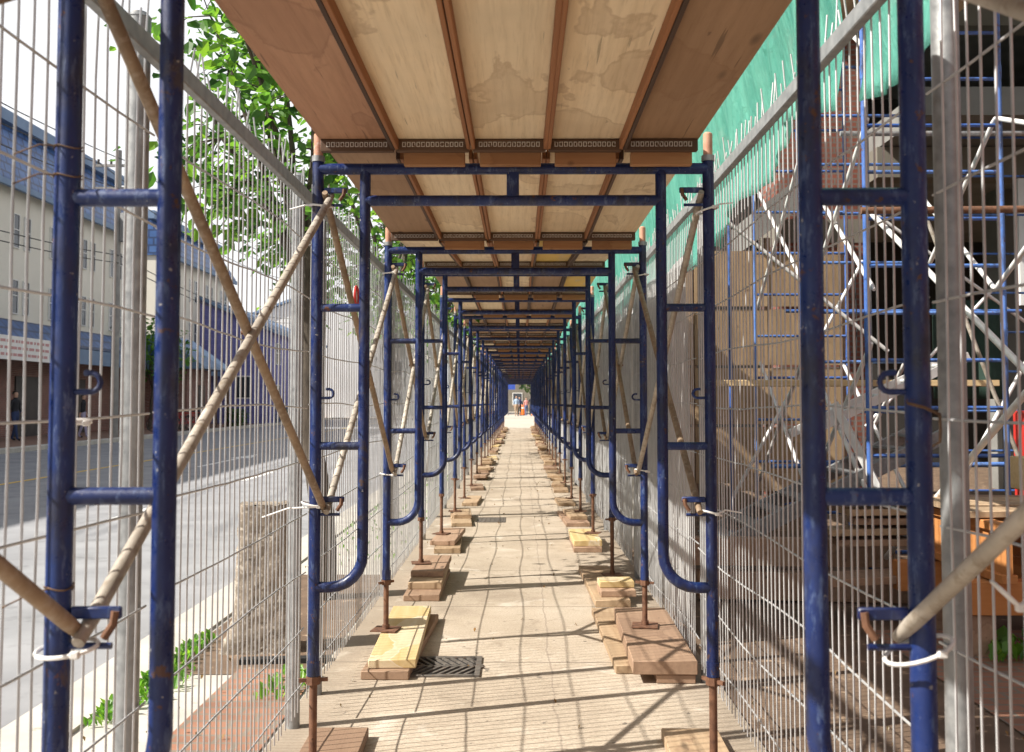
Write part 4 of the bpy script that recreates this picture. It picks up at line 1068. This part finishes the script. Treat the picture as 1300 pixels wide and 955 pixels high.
for k, (a, b, r_, m_, lab) in enumerate((
    ((4.3,10.4,.1),(4.3,10.4,6.0),.021,'site_blue','light blue upright tube in front of the dark interior'),
    ((4.9,11.6,.1),(4.9,11.6,6.0),.021,'galv','galvanised upright tube deep in the dark interior'),
    ((2.1,10.2,.1),(2.1,10.2,5.2),.02,'site_blue','light blue upright tube just before the plywood hoarding'),
    ((2.15,10.4,.5),(3.5,10.4,2.9),.018,'brace_white','pale tube slanting up across the plywood hoarding'),
    ((3.6,8.8,.5),(4.8,8.8,2.6),.018,'brace_white','pale tube slanting up before the red machine'),
    ((4.4,8.8,.6),(3.5,8.8,3.1),.018,'brace_grey','dirty tube slanting down towards the red machine'),
    ((3.7,11.0,3.6),(5.6,11.0,2.2),.018,'brace_white','pale tube slanting down across the dark interior'),
    ((3.7,11.0,1.2),(5.4,11.0,3.0),.018,'brace_white','pale tube rising across the dark interior'),
    ((2.2,9.0,.9),(4.6,9.0,.92),.021,'site_blue','light blue level tube low across the site frames'),
    ((2.6,10.0,2.35),(4.9,10.0,2.35),.018,'site_blue','light blue level tube at mid height behind the site frames'),
    ((1.5,8.9,3.3),(3.2,8.9,1.9),.017,'brace_white','pale tube slanting down below the ragged netting'))):
    o_ = Vector(a); mb = MB(); mb.tube((0,0,0), Vector(b)-o_, r_, 10)
    single('scaffold_tube', mb, M[m_], lab, 'scaffold tube', o_)
mb = MB(); mb.tube((0,0,0),(2.4,0,.02),.026,12); single('scaffold_tube', mb, M['rust'], 'thick rusty horizontal scaffold tube across the site frames', 'scaffold tube', (2.45,7.3,2.83))
mb = MB(); mb.tube((0,0,0),(2.9,0,0),.021,12); single('scaffold_tube', mb, M['galv'], 'galvanised horizontal scaffold tube high across the site frames', 'scaffold tube', (2.5,7.9,3.55))
mb = MB(); mb.tube((0,0,-.2),(0,0,5.6),.030,12); single('steel_prop', mb, M['galv'], 'pale galvanised upright prop standing before the brick pier', 'prop', (3.12,9.15,.2))
mb = MB(); mb.box((0,0,0),(2.55,.23,.055),bev=.004); single('scaffold_plank', mb, M['plank_new'], 'fresh yellow pine plank laid level across the site frames', 'plank', (3.02,9.3,1.63))
# tan plywood hoarding behind
t = thing('plywood_hoarding', 'stained tan plywood hoarding behind the light blue scaffold', 'hoarding', (1.3,13.2,0))
random.seed(2)
for r_ in range(4):
    for c_ in range(3):
        if r_ == 3 and c_ == 0: h_ = .55
        else: h_ = .72
        mb = MB(); mb.box((.47+c_*.96,.02*((r_+c_) % 2),.42+r_*.76+h_/2),(.94,.018,h_)); part('plywood_sheet', mb, M['osb'], t, None)
for c_ in range(4):
    mb = MB(); mb.box((c_*.96,.07,1.8),(.07,.07,3.6)); part('stud', mb, M['sole_brown'], t, None)
mb = MB(); mb.box((1.9,-.04,.44),(1.0,.05,.22)); part('kickboard', mb, M['sole'], t, None)
# the unfinished building
t = thing('unfinished_building', 'unfinished concrete building with brick piers and dark open floors', 'building', (4.0,15,0))
mb = MB(); mb.box((.30,0,4.2),(1.25,1.0,8.4)); part('brick_pier', mb, M['brick'], t, None)
mb = MB(); mb.box((.30,-.012,3.9),(1.27,1.0,.34)); part('stone_band', mb, M['beige'], t, None)
mb = MB(); mb.box((7.0,0,4.2),(1.2,1.0,8.4)); part('brick_pier', mb, M['brick'], t, None)
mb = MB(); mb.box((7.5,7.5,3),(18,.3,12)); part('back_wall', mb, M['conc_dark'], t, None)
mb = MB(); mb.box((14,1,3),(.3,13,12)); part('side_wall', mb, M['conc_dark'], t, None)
for (zz, th, x0, y0) in ((5.15,.35,.95,-2.6), (8.4,.5,-1.2,-5.0)):
    mb = MB(); mb.box((x0+(14-x0)/2,(y0+7.4)/2,zz),(14-x0,7.4-y0,th)); part('floor_slab', mb, M['conc'], t, None)
for (zz, yy) in ((6.9,-.8),(4.75,-.9),):
    mb = MB(); mb.box((7.2,yy,zz),(12.6,.4,.42)); part('edge_beam', mb, M['beige'], t, None)
mb = MB(); mb.prism([(-1.0,3.5),(-.15,4.15),(-.15,4.55),(-1.0,3.9)], -1.9,-.6); part('stair_flight', mb, M['conc'], t, None)
mb = MB(); mb.box((4.1,2.0,2.0),(.5,.5,6.2)); part('concrete_column', mb, M['conc'], t, None)
mb = MB(); mb.box((3.1,-1.4,3.6),(.9,.06,1.7)); part('white_panel', mb, M['sign_white'], t, None)
# rest of the block alongside the tunnel
t = thing('site_block', 'long concrete block of the building site rising beside the far tunnel', 'building', (5.2,50,0))
mb = MB(); mb.box((4,0,5),(8,54,10)); part('wall', mb, M['conc'], t, None)
for k in range(12):
    for zz in (1.8, 4.9, 8.0):
        mb = MB(); mb.box((-.02,-25+k*4.4,zz),(.06,2.4,1.8)); part('window_opening', mb, M['dark'], t, None)
t = thing('brick_block', 'brick building rising beside the tunnel behind the viewpoint', 'building', (8.5,-9,0))
mb = MB(); mb.box((4,0,5),(8,26,10)); part('wall', mb, M['brick'], t, None)
mb = MB(); mb.box((4,0,10.1),(8.4,26.4,.3)); part('roof', mb, M['conc_dark'], t, None)
# dark green net hanging inside
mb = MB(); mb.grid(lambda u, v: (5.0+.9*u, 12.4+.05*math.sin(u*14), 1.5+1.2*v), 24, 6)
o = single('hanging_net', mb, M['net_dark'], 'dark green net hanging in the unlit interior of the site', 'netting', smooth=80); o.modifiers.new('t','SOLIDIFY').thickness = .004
# aluminium ladder leaning at a low angle
def beam(mb, a, b, w, h):
    a, b = Vector(a), Vector(b); d = (b-a); L = d.length; q = d.to_track_quat('Y','Z').to_matrix()
    mb.box(a+d/2, (w,L,h), q)
t = thing('ladder', 'pale aluminium ladder propped at a low angle behind the site fence', 'ladder', (2.2,8.0,1.2))
for k in range(2):
    mb = MB(); beam(mb, (0,.0+.38*k,0), (1.35,.1+.38*k,.62), .025,.07); part('side_rail', mb, M['aluminium'], t)
for k in range(5):
    f = (k+.5)/5; mb = MB(); mb.tube((1.35*f,.1*f,.62*f),(1.35*f,.1*f+.38,.62*f),.016,8); part('rung', mb, M['aluminium'], t)
t = thing('gangway', 'pale slatted metal gangway sloping up between timber piles on the site', 'gangway', (1.5,8.2,.34))
for k in range(2):
    mb = MB(); beam(mb, (0,.7*k-.35,0), (1.85,.7*k-.1,.86), .05,.11); part('stringer', mb, M['galv'], t)
for k in range(9):
    f = (k+.5)/9; mb = MB(); beam(mb, (1.85*f,-.34+.25*f,.86*f+.03), (1.85*f,.36+.25*f,.86*f+.03), .15,.02); part('tread', mb, M['galv'], t)
mb = MB(); beam(mb, (0,0,0), (.34,-.2,-.8), .04,.06); single('steel_strut', mb, M['aluminium'], 'pale steel strut slanting down below the fresh pine plank', 'strut', (2.45,8.0,1.45))
# timber piles
def pile(lab, x, y, z, l, w, t_, rz, mat, nm='site_board'):
    mb = MB(); mb.box((0,0,0),(l,w,t_),bev=.004); single(nm, mb, mat, lab, 'timber board', (x,y,z), (0,random.uniform(-.02,.02),rz), 'loose timber on the building site')
pile('thick brown beam lying low across the site behind the ragged net end', 2.0,7.6,.36,1.5,.12,.2,.05,M['sole_brown'])
pile('second brown beam lying under the thick one on the site', 2.1,7.55,.12,1.6,.14,.2,-.03,M['sole_brown'])
pile('broad weathered board leaning flat behind the nearest site-side rung', 2.5,6.9,.30,1.1,.3,.05,.2,M['sole_brown'])
random.seed(4)
lv_ = ['lowest','second','third','fourth','topmost']
for k in range(5): pile('%s pale board in the loose pile behind the nearest post' % lv_[k], 3.0+random.uniform(-.12,.12), 7.2+random.uniform(-.05,.05), .50+.07*k, 1.5+random.uniform(-.2,.3), .24, .045, random.uniform(-.12,.12), S if k % 2 else SB)
for k, dy in enumerate((.0,.26,.52)): pile('pale board %s of three lying on the orange beams' % ['foremost','in the middle','rearmost'][k], 3.45, 6.12+dy, .815, 1.7, .23, .04, .01*k, S)
for k, dx in enumerate((0,.42,.84)):
    t = thing('formwork_beam', 'orange timber formwork beam under the boards, %s' % ['next to the fence post','in the middle of three','farthest from the fence post'][k], 'formwork beam', (2.72+dx,6.3,.44), 0, 'orange formwork beams')
    mb = MB(); mb.box((0,0,.31),(.09,1.1,.05),bev=.004); mb.box((0,0,.03),(.09,1.1,.05),bev=.004); part('flange', mb, M['form'], t)
    mb = MB(); mb.box((0,0,.17),(.035,1.1,.23)); part('web', mb, M['form'], t)
for k, yy in enumerate((5.95,6.75)): pile('orange cross timber supporting the formwork beams, %s' % ['front one','rear one'][k], 3.2,yy,.34,1.5,.12,.19,0,M['form'],'bearer')
for k, yy in enumerate((6.0,6.7)):
    for q, xx in enumerate((2.65,3.75)):
        mb = MB(); mb.box((0,0,0),(.14,.14,.25),bev=.005); single('stub_post', mb, M['sole_brown'], 'stub timber post under the orange bearers, %s %s' % (['front','rear'][k], ['by the fence','away from the fence'][q]), 'timber post', (xx,yy,.115))
mb = MB(); mb.box((0,0,0),(.8,.3,.22),bev=.006); single('timber_box', mb, M['plank_new'], 'yellow timber box end above the orange beams at the picture edge', 'timber box', (3.75,6.9,.98))
t = thing('site_generator', 'red machine with white marks deep on the building site at the picture edge', 'generator', (5.5,10.0,0))
mb = MB(); mb.box((0,0,.9),(1.1,.7,.95),bev=.03); part('body', mb, M['red'], t)
mb = MB(); mb.box((0,0,.25),(.9,.6,.3)); part('base', mb, M['dark'], t)
mb = MB(); mb.box((-.4,-.36,1.2),(.13,.02,.12)); mb.box((-.22,-.36,1.2),(.09,.02,.12)); part('white_plate', mb, M['sign_white'], t)
mb = MB(); mb.path([(0,0,2.6),(.02,.01,1.8),(-.02,0,1.1),(.05,.02,.5),(.3,.1,.25),(.7,-.1,.22)], .006, 6)
single('hose', mb, M['cable'], 'thin black hose hanging down beside the brick pier', 'hose', (2.95,9.0,0.3))

# ------------------------------------------------------------------ light, sky, camera
EL = 42.0
sd = Vector((1, .34, -math.tan(R(EL))*math.hypot(1,.34))).normalized()
sun = bpy.data.lights.new('sun', 'SUN'); sun.energy = 5.0; sun.angle = R(.53); sun.color = (1.0,.945,.86)
so = bpy.data.objects.new('sun', sun); COL.objects.link(so); so.rotation_euler = sd.to_track_quat('-Z','Y').to_euler(); so.location = (-20,-10,30)
w = bpy.data.worlds.new('World'); scene.world = w; w.use_nodes = True; nt = w.node_tree
bg = nt.nodes['Background']; sky = nt.nodes.new('ShaderNodeTexSky'); sky.sky_type = 'NISHITA'; sky.sun_disc = False
sky.sun_elevation = R(EL); sky.sun_rotation = math.atan2(-1, -.34); sky.air_density = 1.0; sky.dust_density = 5.0; sky.ozone_density = 1.0
tc = nt.nodes.new('ShaderNodeTexCoord'); sp = nt.nodes.new('ShaderNodeSeparateXYZ'); nt.links.new(tc.outputs['Generated'], sp.inputs[0])
cn = noise(nt, tc.outputs['Generated'], 2.6, 6, .6)
ad = nt.nodes.new('ShaderNodeMath'); ad.operation = 'MULTIPLY_ADD'; ad.inputs[1].default_value = -.55; nt.links.new(cn, ad.inputs[0]); nt.links.new(sp.outputs[2], ad.inputs[2])
hz = ramp(nt, ad.outputs[0], [(.12, 1.), (.42, .12)])      # pale haze and thin cloud low in the sky, bluer overhead
nt.links.new(mix(nt, hz, sky.outputs[0], (10.5,10.6,10.9)), bg.inputs[0]); bg.inputs[1].default_value = .062

cam = bpy.data.cameras.new('Camera'); co = bpy.data.objects.new('Camera', cam); COL.objects.link(co)
cam.sensor_width = 36; cam.lens = 36*1298/1300; cam.clip_start = .02; cam.clip_end = 2000
co.location = (0,0,1.45); co.rotation_euler = (R(90+2.9), 0, R(.44))
cam.shift_y = -31.3/1300
cam.dof.use_dof = True; cam.dof.focus_distance = 5.5; cam.dof.aperture_fstop = 6.3
scene.camera = co
vs = scene.view_settings; vs.view_transform = 'Standard'; vs.look = 'None'; vs.gamma = 1; vs.exposure = .80; vs.use_curve_mapping = False
scene.cycles.max_bounces = 10; scene.cycles.diffuse_bounces = 6; scene.cycles.transparent_max_bounces = 16
scene.cycles.use_denoising = True
